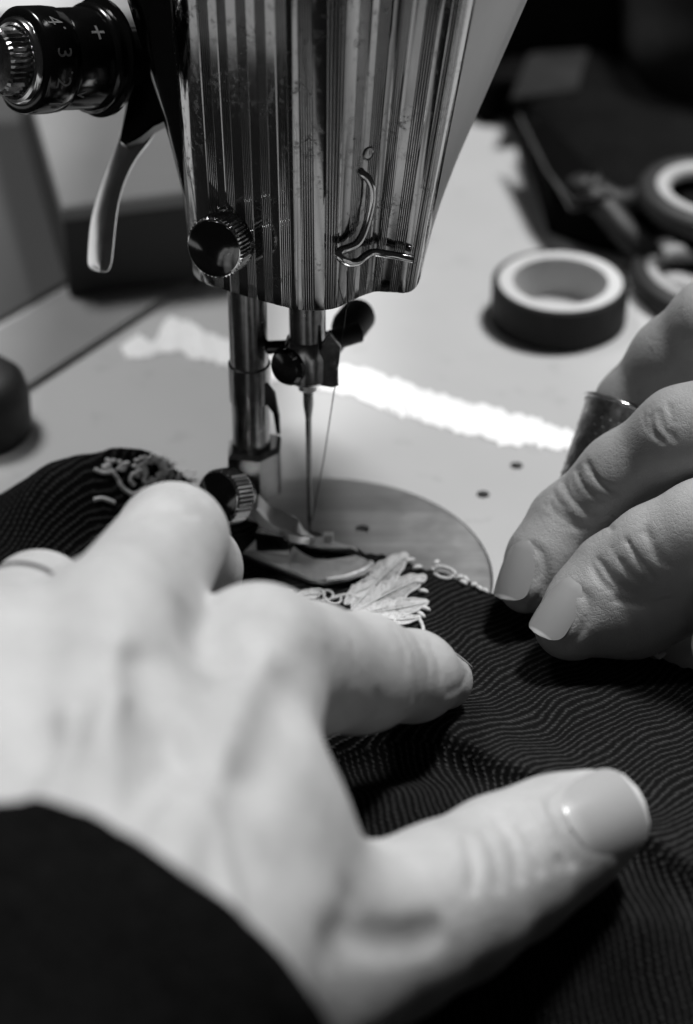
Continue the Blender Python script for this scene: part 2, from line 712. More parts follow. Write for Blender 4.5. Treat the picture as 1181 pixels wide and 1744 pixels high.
# black-handled shears lying on the bag edge, loops at the right
scis = empty('scissors', UZ(1120, 470, 0.3))
pv = UZ(992, 314, 16.5)


def loop_handle(c, su, sv, rot, stem_from, name='handle_loop'):
    pts_ = []
    for x in np.linspace(0, 2 * math.pi, 49):
        a, b = su * math.cos(x), sv * math.sin(x)
        pts_.append(c + V3(a * math.cos(rot) - b * math.sin(rot), a * math.sin(rot) + b * math.cos(rot), 0))
    h = MB().tube(pts_, 3.0, 14).build(name, M['black_plastic'], scis, True, None)
    inner = [c + (p - c) * (1 - 3.4 / max(su, sv)) + V3(0, 0, 0.9) for p in pts_]
    MB().tube(inner, 2.1, 12).build('grip_lining', M['lining'], h, True, None)
    return h


l1 = UZ(1178, 478, 3.2)
l2 = UZ(1215, 338, 17.0)
loop_handle(l1, 11.5, 16.0, 0.25, None)
loop_handle(l2, 14.5, 17.0, 0.5, None)
MB().tube(catmull([l1 + V3(-8.5, 10, 1), UZ(1070, 400, 9), UZ(1030, 352, 13), pv + V3(0, 0, -1.5)], 6), [3.4] * 18 + [4.6], 12).build('handle_stem', M['black_plastic'], scis, True, None)
MB().tube(catmull([l2 + V3(-12, 4, 0), UZ(1060, 345, 13), pv + V3(2, 0, -0.8)], 6), [3.2] * 12 + [4.4], 12).build('handle_stem', M['black_plastic'], scis, True, None)
for k_, (ex, ey) in enumerate(((884, 190), (905, 168))):
    e_ = UZ(ex, ey, 17.0)
    d_ = unit(e_ - pv)
    w_ = np.cross(V3(0, 0, 1), d_)
    zz = V3(0, 0, -1.6 * k_)
    MB().prism([pv - d_ * 8 + w_ * 5 + zz, pv - d_ * 8 - w_ * 5 + zz, pv + d_ * 12 - w_ * 6 + zz, e_ + zz, pv + d_ * 10 + w_ * 5 + zz], V3(0, 0, -1.4), 0.3).build('blade', M['black'], scis)
MB().lathe(pv + V3(0, 0, -0.2), V3(0, 0, 1), [(0, 3.6), (1.2, 3.6), (1.8, 2.8), (2.0, 0.5)], 28).build('pivot_screw', M['grey_cloth'], scis)
tag(scis, 'black shears with pale-lined finger loops at the right edge behind the thimble', 'scissors')

# ------------------------------------------------------------------ the sewing machine
NP = UZ(528, 905, 1.0)
NX, NY = NP[0], NP[1]
FA = math.radians(14)
fdir = V3(math.cos(FA), -math.sin(FA), 0)
gdir = V3(math.sin(FA), math.cos(FA), 0)
mach = empty('sewing_machine', V3(PC[0], PC[1], -1.6))
tag(mach, 'vintage sewing machine head with ribbed chrome face plate, needle and presser foot', 'sewing machine')

# needle plate: disc with a screw hole, needle slot
def disc_with_holes(name, c, R, z1, th, holes, mat, parent):
    bm = bmesh.new()
    n = 128
    rim = [bm.verts.new(((c[0] + R * math.cos(2 * math.pi * i / n)) * MM, (c[1] + R * math.sin(2 * math.pi * i / n)) * MM, z1 * MM)) for i in range(n)]
    edges = [bm.edges.new((rim[i], rim[(i + 1) % n])) for i in range(n)]
    loops = []
    for (x, y, ru, rv, ang) in holes:
        k = 20
        vs = []
        for i in range(k):
            a = 2 * math.pi * i / k
            pu, pv = ru * math.cos(a), rv * math.sin(a)
            vs.append(bm.verts.new(((x + pu * math.cos(ang) - pv * math.sin(ang)) * MM, (y + pu * math.sin(ang) + pv * math.cos(ang)) * MM, z1 * MM)))
        edges += [bm.edges.new((vs[i], vs[(i + 1) % k])) for i in range(k)]
        loops.append(vs)
    bmesh.ops.triangle_fill(bm, use_beauty=True, edges=edges, normal=(0, 0, 1))
    for f in list(bm.faces):
        cc = f.calc_center_median() / MM
        for (x, y, ru, rv, ang), vs in zip(holes, loops):
            if set(f.verts) <= set(vs):
                bm.faces.remove(f)
                break
    for vs in loops:
        lo = [bm.verts.new((v.co.x, v.co.y, v.co.z - 1.2 * MM)) for v in vs]
        for i in range(len(vs)):
            k = (i + 1) % len(vs)
            bm.faces.new((vs[i], vs[k], lo[k], lo[i]))
        bm.faces.new(lo)
    prev = rim
    for (dr, dz) in ((0.25, -0.12), (0.3, -th)):
        cur = [bm.verts.new(((c[0] + (R + dr) * math.cos(2 * math.pi * i / n)) * MM, (c[1] + (R + dr) * math.sin(2 * math.pi * i / n)) * MM, (z1 + dz) * MM)) for i in range(n)]
        for i in range(n):
            k = (i + 1) % n
            bm.faces.new((prev[k], prev[i], cur[i], cur[k]))
        prev = cur
    bmesh.ops.recalc_face_normals(bm, faces=bm.faces)
    me = bpy.data.meshes.new(name)
    bm.to_mesh(me)
    bm.free()
    return linkm(name, me, mat, parent, False)


ph = UZ(617, 900, 0.5)
disc_with_holes('needle_plate', PC, PR - 0.35, 0.35, 1.8, [(ph[0], ph[1], 1.45, 1.45, 0), (NX, NY, 2.6, 0.8, -FA)], M['plate'], mach)

# face plate cross-section: nose in the middle, a step on the right
ZB = 58.0
cont = [(324, 440), (326, 456), (333, 472), (352, 485), (400, 500), (440, 512), (480, 522.5), (503, 528), (530, 530), (556, 529), (575, 525), (600, 513), (620, 504), (640, 498), (668, 499), (690, 500), (703, 496), (712, 486), (717, 474)]
NOSE = UZ(540, 530, ZB)


def plan_point(p):
    q_ = UZ(p[0], p[1], ZB)
    if q_[0] < -9.3:                       # the left flank turns away more strongly
        for _ in range(4):
            q_ = UY(p[0], p[1], -19.1 + (-9.3 - q_[0]) * 0.86 + max(0, -27.6 - q_[0]) * 2.2)
    return q_


prof = catmull([plan_point(p) for p in cont], 40)
prof = np.array(prof)
ZP = prof[:, 2].copy()
prof[:, 2] = ZB
seg = np.linalg.norm(np.diff(prof, axis=0), axis=1)
arc = np.concatenate([[0], np.cumsum(seg)])
NOSE = UZ(540, 530, ZB)
groups = [(366, 381), (394, 408), (423, 437), (451.5, 466), (481, 498.5), (517, 536), (554, 573), (589, 601), (611, 624), (635, 647), (662, 677), (691, 706)]
profpx = np.array([proj((p[0], p[1], z_))[0] for p, z_ in zip(prof, ZP)])
ss = list(np.linspace(arc[0], arc[-1], 260))
gr = []
for a, b in groups:
    s0, s1 = np.interp(a, profpx, arc), np.interp(b, profpx, arc)
    ng = 5
    for k in range(ng):
        g0 = s0 + (s1 - s0) * k / ng
        wd = (s1 - s0) / ng
        for t, dd in ((0.0, -1), (0.14, -1), (0.24, -0.25), (0.40, 0.0), (0.60, 0.0), (0.74, -0.25), (0.86, -1), (1.0, -1)):
            gr.append((g0 + wd * t + 1e-5 * t, dd))
gr.sort()
inside = np.zeros(len(ss), bool)
for a, b in groups:
    s0, s1 = np.interp(a, profpx, arc), np.interp(b, profpx, arc)
    inside |= (np.array(ss) > s0 - 0.02) & (np.array(ss) < s1 + 0.02)
allp = sorted([(s, 0) for s, k in zip(ss, inside) if not k] + gr)
S = np.array([p[0] for p in allp])
G = np.array([p[1] for p in allp], float)
X = np.interp(S, arc, prof[:, 0])
Y = np.interp(S, arc, prof[:, 1])
Z0 = np.interp(S, arc, ZP)
tx, ty = np.gradient(X), np.gradient(Y)
# smooth tangent from the un-grooved curve
TXp = np.gradient(prof[:, 0], arc)
TYp = np.gradient(prof[:, 1], arc)
tx, ty = np.interp(S, arc, TXp), np.interp(S, arc, TYp)
ln = np.hypot(tx, ty)
nx, ny = ty / ln, -tx / ln            # towards the viewer
GD = 0.11
FANR, FANL = 7.0 / 50.0, 1.2 / 50.0


def fan(x, z):
    dx = x - NOSE[0]
    return np.where(dx > 0, dx / 17.3 * FANR, dx / 22.0 * FANL) * (z - ZB)


rows = [(-1.4, 0.25), (-0.35, 0.0), (-0.08, 0.10), (0.0, 0.45)] + [(0.0, z) for z in np.linspace(3, 84, 28)]
verts, faces = [], []
nS = len(S)
for off_, dz in rows:
    z = ZB + dz
    xx = X + fan(X, z) + nx * (G * GD * (1 if dz > 0.2 else 0.6) + off_)
    yy = Y + ny * (G * GD + off_)
    for a, b, z_ in zip(xx, yy, Z0):
        verts.append((a, b, z_ + dz))
for j in range(len(rows) - 1):
    for i in range(nS - 1):
        faces.append((j * nS + i, j * nS + i + 1, (j + 1) * nS + i + 1, (j + 1) * nS + i))
face = link('face_plate', verts, faces, M['face'], mach, True, 25)
face.data.materials.append(M['groove'])  # dark colour on the groove floors makes the bands read
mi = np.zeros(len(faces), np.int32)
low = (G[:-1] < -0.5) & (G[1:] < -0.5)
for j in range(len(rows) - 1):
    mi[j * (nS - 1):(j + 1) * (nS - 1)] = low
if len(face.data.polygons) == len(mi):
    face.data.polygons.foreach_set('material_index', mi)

# head body behind the plate
ZS = [ZB + 0.5, 59.2, 62, 68, 76, 84, 94, 104, 114, 126, 142]


def lin(pa, pb, y, z):
    a, b = UY(pa[0], pa[1], y), UY(pb[0], pb[1], y)
    return a[0] + (b[0] - a[0]) * (z - a[2]) / (b[2] - a[2])


verts, faces = [], []
nsec = 0
for z in ZS:
    xl, yl = prof[6, 0] + fan(prof[6, 0], z) + 0.6, prof[6, 1] + 0.8
    xr, yr_ = prof[-1, 0] + fan(prof[-1, 0], z), prof[-1, 1] + 0.3
    t = max(0.0, (z - 66) / 45.0)
    chk = 1.5 + 9.0 * min(1.2, t) ** 1.15
    RB = 34.0
    xrr = lin((728, 420), (905, 20), 20.0, z - 6)
    inset = 1.2 if z < 59 else 0
    poly = [(xl, yl), (xl - chk * 0.55, yl + 1.0), (xl - chk * 0.95, yl + 4.5), (xl - chk, yl + 9), (xl - chk * 0.95 + 1, RB), (xl + 4, RB + 12), (0, RB + 14), (xrr - 6, RB + 6), (xrr - 0.8, 23.5), (xrr, 20.0), (xrr - 0.15, 17)]
    for k in range(1, 5):
        poly.append((xrr + (xr - xrr) * k / 4, 17 + (yr_ - 17) * k / 4))
    poly.append((xr - 3, yr_ - 0.5))
    poly.append((0.0, -9.5))
    poly.append((NOSE[0], NOSE[1] + 4))
    poly.append((-16, -9))
    nsec = len(poly)
    cx, cy = -6.0, 5.0
    for (a, b) in poly:
        if inset:
            dd = math.hypot(a - cx, b - cy)
            a, b = a + (cx - a) / dd * inset, b + (cy - b) / dd * inset
        verts.append((a, b, z))
for j in range(len(ZS) - 1):
    for i in range(nsec):
        k = (i + 1) % nsec
        faces.append((j * nsec + i, j * nsec + k, (j + 1) * nsec + k, (j + 1) * nsec + i))
faces.append(tuple(range(nsec)))
faces.append(tuple((len(ZS) - 1) * nsec + i for i in range(nsec - 1, -1, -1)))
mb = MB()
mb.add(verts, faces)
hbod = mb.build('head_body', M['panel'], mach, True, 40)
hbod.data.materials.append(M['black'])  # black on left flank and underside stands in for their shade
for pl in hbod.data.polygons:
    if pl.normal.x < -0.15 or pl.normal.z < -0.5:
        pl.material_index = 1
# arm and pillar behind, out of sight of this view but carrying the head
mb = MB()
mb.prism([V3(-26, 49, 142), V3(16, 49, 142), V3(16, 330, 142), V3(-26, 330, 142)], V3(0, 0, -52), 4).build('machine_arm', M['panel'], mach)
MB().prism([V3(-24, 285, 89.5), V3(14, 285, 89.5), V3(14, 328, 89.5), V3(-24, 328, 89.5)], V3(0, 0, -89.3), 3).build('machine_pillar', M['panel'], mach)


# knurled thumb screw on the plate
def local_axis(px, py, c, im):
    tc = -unit(ray(px, py))
    u_ = unit(UPV - tc * (UPV @ tc))
    r_ = np.cross(u_, tc)
    return unit(c * tc + math.sqrt(1 - c * c) * unit(r_ * im[0] + u_ * im[1]))


def thumb_screw(name, cpx, d, axis, R, T, parent, mat, teeth=40):
    base = U(cpx[0], cpx[1], d)
    b0 = base - np.asarray(axis) * T
    k = MB()
    k.lathe(b0, axis, [(-2.5, R * 0.62), (-0.01, R * 0.62), (0, R * 0.8), (0.0, R * 0.92), (0.5, R), (T - 0.55, R), (T - 0.1, R * 0.93), (T + 0.30, R * 0.80), (T + 0.8, R * 0.50), (T + 1.05, R * 0.22), (T + 1.1, 0.02)], teeth * 2, knurl=(4, 5, 0.32))
    o = k.build(name, mat, parent, True, 28)
    c = MB().lathe(b0, axis, [(T - 0.1, R * 0.905), (T + 0.16, R * 0.88), (T + 0.38, R * 0.78), (T + 0.88, R * 0.50), (T + 1.13, R * 0.22), (T + 1.18, 0.02)], 64)
    c.build(name.split('_')[0] + '_screw_dark_face', M['cap'], o if parent is mach else parent, True, 40)  # disc added to hold the dark reflection of the face as colour
    return o


ax1 = local_axis(370, 421, 0.84, (-0.85, -0.50))
SCREW_TODO = ax1

# small screw hole above the wire guide
hp = U(628, 260, 377)


def plate_point(px, py):
    """point of the ungrooved face plate seen at this pixel (bisection along z)."""
    r = ray(px, py)
    lo, hi = 300.0, 430.0
    for _ in range(50):
        mid = 0.5 * (lo + hi)
        p = CAM + r * mid
        bx_ = prof[:, 0] + fan(prof[:, 0], p[2])
        yv = np.interp(p[0], bx_, prof[:, 1])
        if p[1] > yv:
            hi = mid
        else:
            lo = mid
    p = CAM + r * lo
    bx_ = prof[:, 0] + fan(prof[:, 0], p[2])
    i = int(np.argmin(np.abs(bx_ - p[0])))
    i = min(max(i, 1), len(prof) - 2)
    t = prof[i + 1] - prof[i - 1]
    return p, unit(V3(t[1], -t[0], 0))


p, nn = plate_point(393, 406)
fc = p + SCREW_TODO * 6.6
fq_ = proj(fc)
thumb_screw('face_screw', fq_, float((fc - CAM) @ FWD), SCREW_TODO, 5.75, 5.4, mach, M['steel'], 46)
p, nn = plate_point(628, 261)
MB().lathe(p - nn * 0.5, nn, [(0, 1.3), (0.62, 1.3), (0.7, 1.1), (0.55, 0.95), (0.45, 0.3)], 24).build('dimple_screw', M['dark_steel'], mach)
# wire thread guide: loop that leaves the plate, hooks and runs out to the right
wire_px = [(612, 288, -0.6), (618, 297, 0.6), (628, 308, 1.6), (634, 325, 2.2), (633, 350, 2.2), (626, 380, 2.2), (617, 405, 2.3), (607, 419, 2.4), (592, 426, 2.3), (581, 430, 2.6), (577, 438, 3.2), (584, 447, 3.8), (597, 452, 3.6), (611, 449, 3.2), (624, 439, 2.8), (637, 433, 2.5), (660, 436, 2.2), (684, 440, 2.1), (703, 444, 2.0)]
wp = []
for (a, b, hgt) in wire_px:
    p, nn = plate_point(a, b)
    wp.append(p + TOCAM * (hgt * 1.25))
wp = catmull(wp, 6)
MB().tube(wp, [0.74] * (len(wp) - 1) + [0.7], 14).build('thread_guide', M['steel'], mach, True, 50)

# presser bar and its collar
PBX = UZ(430, 868, 10)
pb = V3(NX, NY, 0) - fdir * 11.6
pb = V3(pb[0], pb[1], 0)


def yonline(px, z):                       # the vertical through pixel column px on the presser plane
    return None


def bar(name, c, r, z0, z1, mat, extra=None, n=40):
    pr = [(z0, r * 0.9), (z0 + 0.3, r), (z1, r)]
    return MB().lathe(V3(c[0], c[1], 0), (0, 0, 1), pr, n).build(name, mat, mach)


bar('presser_bar', pb, 3.72, 8, 78, M['dark_steel'])
MB().lathe(V3(pb[0], pb[1], 0), (0, 0, 1), [(30.5, 3.72), (30.6, 4.05), (38.6, 4.1), (38.9, 3.72)], 40).build('bar_collar', M['dark_steel'], mach)
bar('needle_bar', (NX, NY), 3.45, 44, 78, M['dark_steel'])
nb = V3(NX, NY, 0)
nb0 = nb
nb = V3(NX, NY, 7.0)
# needle clamp: stepped barrel, screws
mb = MB()
mb.lathe(nb, (0, 0, 1), [(30.0, 1.6), (30.1, 3.9), (31.0, 4.6), (36.0, 4.7), (38.6, 4.0), (39.2, 3.5)], 40)
clamp = mb.build('needle_clamp', M['dark_steel'], mach)
MB().lathe(nb + V3(0, 0, 0), (0, 0, 1), [(27.6, 1.5), (27.7, 1.9), (30.2, 1.9)], 24).build('clamp_sleeve', M['foot_steel'], clamp)
sd = unit(V3(-0.55, -0.78, 0.12))
MB().lathe(nb + V3(-1.2, 0, 34.0) + sd * 2.5, sd, [(0, 2.6), (1.0, 3.5), (2.2, 3.6), (3.0, 3.1), (3.3, 1.5), (3.35, 0.02)], 32).build('clamp_screw', M['cap'], clamp)
# side plate of the clamp that carries the thread
qx = [(0.6, 30.6), (4.6, 29.8), (5.9, 30.2), (5.8, 34.0), (6.4, 39), (4.2, 42), (2.4, 38.5), (1.0, 36)]
MB().prism([nb + V3(a, -3.6, z) for a, z in qx], V3(0, 1.6, 0), 0.35).build('clamp_plate', M['dark_steel'], clamp)
k0 = nb + V3(2.0, 2.5, 31.5)
kd = unit(gdir * 1.0 + V3(0.12, 0, -0.05))
MB().lathe(k0, kd, [(0, 1.9), (15, 1.9), (15.2, 3.2), (17, 3.6), (22, 3.6), (23.2, 3.0), (23.4, 0.02)], 32).build('clamp_knob', M['black_plastic'], clamp)
MB().lathe(k0 + V3(1.5, 3, 3.2), unit(V3(1, 0.5, 0.05)), [(0, 2.0), (7.0, 2.0), (7.4, 1.4)], 24).build('clamp_stud', M['black_plastic'], clamp)
# link arm between presser bar and clamp
lk = [pb + V3(2.6, -2.6, 36.5), pb + V3(4.8, -3.0, 33.5), pb + V3(5.6, -3.2, 28.5), pb + V3(5.7, -3.2, 24.2), pb + V3(5.0, -3.2, 24.5), pb + V3(4.5, -3.2, 29), pb + V3(2.6, -2.8, 32)]
MB().prism(lk, V3(0.2, 1.0, 0), 0.2).build('thread_finger', M['black'], mach)
MB().tube([pb + V3(3, 0, 42), pb + V3(9, -0.5, 42.6)], 1.3, 12).build('link_pin', M['black'], mach)

# needle
pts_n = [nb0 + V3(0, 0, z) for z in (37.5, 31.0, 28.0, 9.0, 4.0, 0.6)]
MB().tube(pts_n, [1.05, 1.0, 0.62, 0.5, 0.45, 0.06], 16).build('needle', M['needle_steel'], mach)

# presser foot
ZF = 3.1
foot_px = [(412, 941), (445, 955), (492, 973), (528, 986), (556, 989), (590, 983), (620, 972), (633, 961), (628, 953), (610, 945), (590, 949), (562, 953), (534, 950), (514, 941), (498, 929), (470, 915), (440, 912)]
sole = MB().prism([UZ(a, b, ZF) for a, b in foot_px], V3(0, 0, -1.5), 0.35).build('presser_foot', M['foot_steel'], mach)
far_px = [(502, 917), (520, 926), (542, 931), (572, 933), (600, 933), (614, 941), (606, 932), (592, 928), (575, 923), (562, 918), (548, 914), (532, 912), (512, 910)]
MB().prism([UZ(a, b, ZF - 0.2) for a, b in far_px], V3(0, 0, -1.3), 0.25).build('far_toe', M['foot_steel'], sole)
tp = UZ(559, 923, ZF - 0.2)
MB().prism([tp + V3(-0.9, -0.5, 2.0), tp + V3(0.9, -0.5, 2.0), tp + V3(1.1, 0.7, 2.0), tp + V3(-0.9, 0.7, 2.0)], V3(0, 0, -2.2), 0.25).build('toe_tab', M['foot_steel'], sole)
# upturned toe
tt = [UZ(a, b, ZF - 0.05) for a, b in ((556, 988), (590, 982), (620, 971), (633, 960))]
MB().tube([p + V3(0, 0, 0.1) for p in catmull(tt, 6)], 0.75, 10).build('toe_lip', M['foot_steel'], sole)
# hinge block
hb = UZ(466, 948, ZF)
hu, hv = fdir, gdir
hz = 6.2
mbx = MB().prism([hb - hu * 3.4 - hv * 0.2 + V3(0, 0, hz), hb + hu * 3.2 - hv * 0.2 + V3(0, 0, hz), hb + hu * 3.2 + hv * 6.5 + V3(0, 0, hz), hb - hu * 3.4 + hv * 6.5 + V3(0, 0, hz)], V3(0, 0, -hz + 0.02), 0.9)
mbx.build('hinge_block', M['steel'], sole)
# ankle from shank to hinge
an = catmull([UZ(432, 868, 14) + V3(0, 2, 0), UZ(455, 880, 11), UZ(480, 892, 9.5), UZ(505, 906, 8), UZ(516, 918, 5.5)], 5)
aw = []
mb = MB()
v, f = [], []
for i, p in enumerate(an):
    t = unit(an[min(i + 1, len(an) - 1)] - an[max(i - 1, 0)])
    sdv = unit(np.cross(t, V3(0, 0, 1)))
    nv = np.cross(sdv, t)
    for (a, b) in ((-2.6, -1.0), (2.6, -1.0), (2.6, 0.8), (2.2, 1.1), (-2.2, 1.1), (-2.6, 0.8)):
        v.append(p + sdv * a + nv * b)
m = 6
for i in range(len(an) - 1):
    for k in range(m):
        f.append((i * m + k, i * m + (k + 1) % m, (i + 1) * m + (k + 1) % m, (i + 1) * m + k))
f += [tuple(range(m)), tuple((len(an) - 1) * m + k for k in range(m))]
mb.add(v, f)
mb.build('ankle', M['foot_steel'], sole)
# shank: clamp block round the bar
sk = pb + V3(0.4, -0.3, 0)
sh = []
for (a, b) in ((-4.9, -4.3), (1.3, -5.6), (5.2, -2.0), (5.3, 3.5), (-3, 5), (-5.0, 2)):
    sh.append(sk + V3(a, b, 20.5))
MB().prism(sh, V3(0, 0, -11.5), 0.9).build('shank', M['steel'], sole)
ax2 = local_axis(376, 856, 0.74, (-0.96, -0.15))
ts = thumb_screw('shank_screw', (370, 848), 412, ax2, 5.5, 5.0, sole, M['steel'], 40)

# presser lifter lever (chromed hook) with black upper arm
lv = empty('lifter_lever_dummy', (0, 0, 0))
bpy.data.objects.remove(lv)
lpx = [(262, 120, 30), (254, 160, 32), (246, 195, 31), (232, 228, 27), (214, 262, 21), (197, 300, 19), (184, 340, 20), (176, 380, 22), (172, 420, 22), (170, 445, 21), (169, 456, 18), (168, 462, 11)]
cl_ = catmull([V3(a, b, c) for a, b, c in lpx], 6)
v, f = [], []
cols = []
DL = 418
for i, c in enumerate(cl_):
    t = cl_[min(i + 1, len(cl_) - 1)] - cl_[max(i - 1, 0)]
    t = t[:2] / np.linalg.norm(t[:2])
    nrm = V3(-t[1], t[0], 0)[:2]          # image-plane normal
    hw = c[2]
    sec = [(-hw, 3.4), (-hw * 0.95, 2.2), (hw * 0.02, -1.8), (hw * 0.12, -2.1), (hw * 0.92, -1.6), (hw, -1.0), (hw * 0.9, 3.2), (0, 3.6)]
    for (sx, dd) in sec:
        px = c[0] - nrm[0] * sx
        py = c[1] - nrm[1] * sx
        v.append(U(px, py, DL + dd))
m = 8
for i in range(len(cl_) - 1):
    for k in range(m):
        f.append((i * m + k, i * m + (k + 1) % m, (i + 1) * m + (k + 1) % m, (i + 1) * m + k))
f += [tuple(range(m)), tuple((len(cl_) - 1) * m + k for k in range(m))]
mb = MB()
mb.add(v, f)
lever = mb.build('lifter_lever', M['lever_steel'], mach, True, 40)
# black guard covering the root of the lever
gp = [(216, 100), (213, 180), (203, 238), (214, 246), (240, 232), (262, 214), (292, 200), (300, 120), (280, 60), (230, 60)]
MB().prism([U(a, b, 408) for a, b in gp], unit(FWD) * 7, 0.6).build('lever_root', M['black'], mach)

# tension dial
dax = local_axis(176, 95, 0.60, (-0.995, -0.06))
dc = U(162, 98, 402)
dial = MB().lathe(dc, dax, [(-9, 5.5), (-2.2, 5.6), (-2.0, 9.2), (-1.4, 10.9), (-0.5, 11.0), (0.0, 9.9), (0.5, 9.9), (0.9, 10.2), (1.6, 10.2), (2.2, 9.6), (2.3, 9.35), (9.3, 9.25), (9.6, 9.1), (9.9, 9.3), (10.2, 9.6), (12.2, 9.75), (16.6, 9.7), (17.2, 9.2), (17.3, 8.0)], 96).build('tension_dial', M['black'], mach, True, 50)
MB().lathe(dc, dax, [(17.0, 7.9), (17.7, 7.9), (18.3, 7.5), (18.5, 6.9), (18.3, 6.4), (17.6, 6.2)], 72).build('dial_ring', M['steel'], dial)
k = MB().lathe(dc, dax, [(17.5, 5.6), (18.0, 6.0), (18.4, 6.1), (22.0, 6.1), (22.6, 5.5), (22.8, 4.0), (22.9, 0.02)], 72, knurl=(2, 3, 0.4))
k.build('dial_knob', M['dark_steel'], dial, True, 28)


def dial_angle(px, py, l, r):
    a, b, c = frame(dax)
    best = None
    for i in range(720):
        t = math.pi * 2 * i / 720
        e = b * math.cos(t) + c * math.sin(t)
        if e @ (CAM - dc) < 0:
            continue
        x, y = proj(dc + dax * l + e * r)
        dd = (x - px) ** 2 + (y - py) ** 2
        if best is None or dd < best[0]:
            best = (dd, e)
    return best[1]


def dial_text(ch, px, py, l, r, size):
    e = dial_angle(px, py, l, r)
    upd = -dax
    rt = np.cross(upd, e)
    cu = bpy.data.curves.new('txt', 'FONT')
    cu.body = ch
    cu.size = 1
    cu.align_x = 'CENTER'
    cu.align_y = 'CENTER'
    cu.resolution_u = 6
    o = bpy.data.objects.new('txt', cu)
    sc.collection.objects.link(o)
    bpy.context.view_layer.update()
    me = bpy.data.meshes.new_from_object(o.evaluated_get(bpy.context.evaluated_depsgraph_get()))
    bpy.data.objects.remove(o)
    bm = bmesh.new()
    bm.from_mesh(me)
    bmesh.ops.triangulate(bm, faces=bm.faces)
    bmesh.ops.subdivide_edges(bm, edges=[q for q in bm.edges if q.calc_length() > 0.12], cuts=2)
    for vv in bm.verts:
        x, y = vv.co.x * size, vv.co.y * size
        ang = x / r
        ee = e * math.cos(ang) + rt * math.sin(ang)
        vv.co = (dc + dax * l + upd * y + ee * (r + 0.06)) * MM
    bm.to_mesh(me)
    bm.free()
    linkm('dial_mark', me, M['ink'], dial, False)


for ch, px, py in (('4', 76, 44), ('3', 108, 89), ('2', 111, 141), ('1', 90, 173)):
    dial_text(ch, px, py, 14.0, 9.78, 4.4)
dial_text('+', 158, 57, 5.4, 9.32, 6.0)
for px, py in ((105, 53), (106, 121), (100, 160)):
    dial_text('.', px, py, 11.4, 9.78, 4.0)
dial_text('v', 146, 163, 8.3, 9.3, 4.0)

# ------------------------------------------------------------------ thread
p0, n0 = plate_point(577, 452)
p1, n1 = plate_point(590, 520)
thr = [p0 + n0 * 2.6, p1 + n1 * 0.5, UZ(590, 524, 57.6) + V3(0, -0.4, 0), U(586, 560, 408), nb + V3(6.0, -4.0, 38.0), nb + V3(5.4, -3.8, 31.0), nb + V3(5.0, -3.4, 29.2), nb0 + V3(3.0, -1.6, 20), nb0 + V3(0.6, -0.6, 4.6), nb0 + V3(0.1, -0.5, 3.6)]
MBt = MB().tube(thr, 0.11, 6)
th_o = MBt.build('sewing_thread', M['thread'], None, True, None)
tag(th_o, 'fine dark thread running from the wire guide down to the needle eye', 'thread')

# ------------------------------------------------------------------ fabric
edge_px = [(-700, 905), (-300, 880), (-80, 868), (60, 862), (200, 852), (330, 856), (400, 872), (440, 890), (560, 922), (650, 946), (740, 972), (800, 992), (845, 1012), (1000, 1085), (1181, 1140), (1500, 1180), (1900, 1200)]
ew = np.array([(-260, 110), (-160, 95), (-122, 60), (-104, 22), (-94, 8)] + [tuple(UZ(a, b, 1.0)[:2]) for a, b in edge_px[2:]])  # unseen left part widened so the face plate reflects dark cloth
fold_px = [(-300, 1330), (200, 1300), (430, 1272), (560, 1258), (690, 1238), (780, 1252), (860, 1300), (960, 1345), (1090, 1410), (1180, 1480), (1400, 1560)]
fwv = np.array([UZ(a, b, 6.0)[:2] for a, b in fold_px])


def sstep(a, b, x):
    t = np.clip((x - a) / (b - a), 0, 1)
    return t * t * (3 - 2 * t)


def edge_y(x):
    return np.interp(x, ew[:, 0], ew[:, 1])


def fold_s(x, y):
    xs = np.linspace(-160, 160, 400)
    ys = np.interp(xs, fwv[:, 0], fwv[:, 1])
    k = np.ones(15) / 15
    ys = np.convolve(np.pad(ys, 7, mode='edge'), k, 'valid')
    return (y - np.interp(x, xs, ys)) * 0.88


def zfab(x, y):
    x = np.asarray(x, float)
    y = np.asarray(y, float)
    de = edge_y(x) - y                       # distance in from the far edge
    s = fold_s(x, y)
    z = 0.9 + 1.3 * sstep(6, 30, de)
    # heap at left
    g1 = 19.5 * np.exp(-(((x + 39) / 12.0) ** 2 + ((y - 0.5) / 7.5) ** 2))
    g2 = 15.0 * np.exp(-(((x + 56) / 13.0) ** 2 + ((y + 8) / 11.0) ** 2))
    g3 = 10.0 * np.exp(-(((x + 82) / 14.0) ** 2 + ((y - 2) / 12.0) ** 2))
    z = z + (g1 + g2 + g3) * sstep(-0.5, 7.0, de)
    # the back layer swells, then drops at the fold; a softer hump in front of it
    back = 4.6 * np.exp(-(np.maximum(s, 0) / 13.0) ** 2) * sstep(-36, -12, x)
    z = z + np.where(s > 0, back, back * np.exp(-(s / 3.0) ** 2))
    front = 7.0 * np.exp(-((s + 17.5) / 8.0) ** 2) * np.exp(-((x - 8) / 26.0) ** 2) + 4.5 * sstep(-18, -40, s)
    z = z + np.where(s < 0, front, front * np.exp(-(s / 4.0) ** 2))
    # cloth wrinkles
    wv = 0.42 * np.sin(0.16 * x + 0.11 * y + 1.0) + 0.35 * np.sin(-0.10 * x + 0.23 * y + 0.6 * np.sin(0.09 * x)) + 0.22 * np.sin(0.34 * x + 0.27 * y)
    z = z + wv * sstep(10, 34, de) + 0.10 * np.sin(0.9 * x + 0.3 * y)
    q_ = -(y + 116.0)                         # hangs down over the front of the table; slope added to darken it
    z = z - 1.15 * np.where(q_ > 0, np.sqrt(q_ * q_ + 16) - 4, 0)
    return z


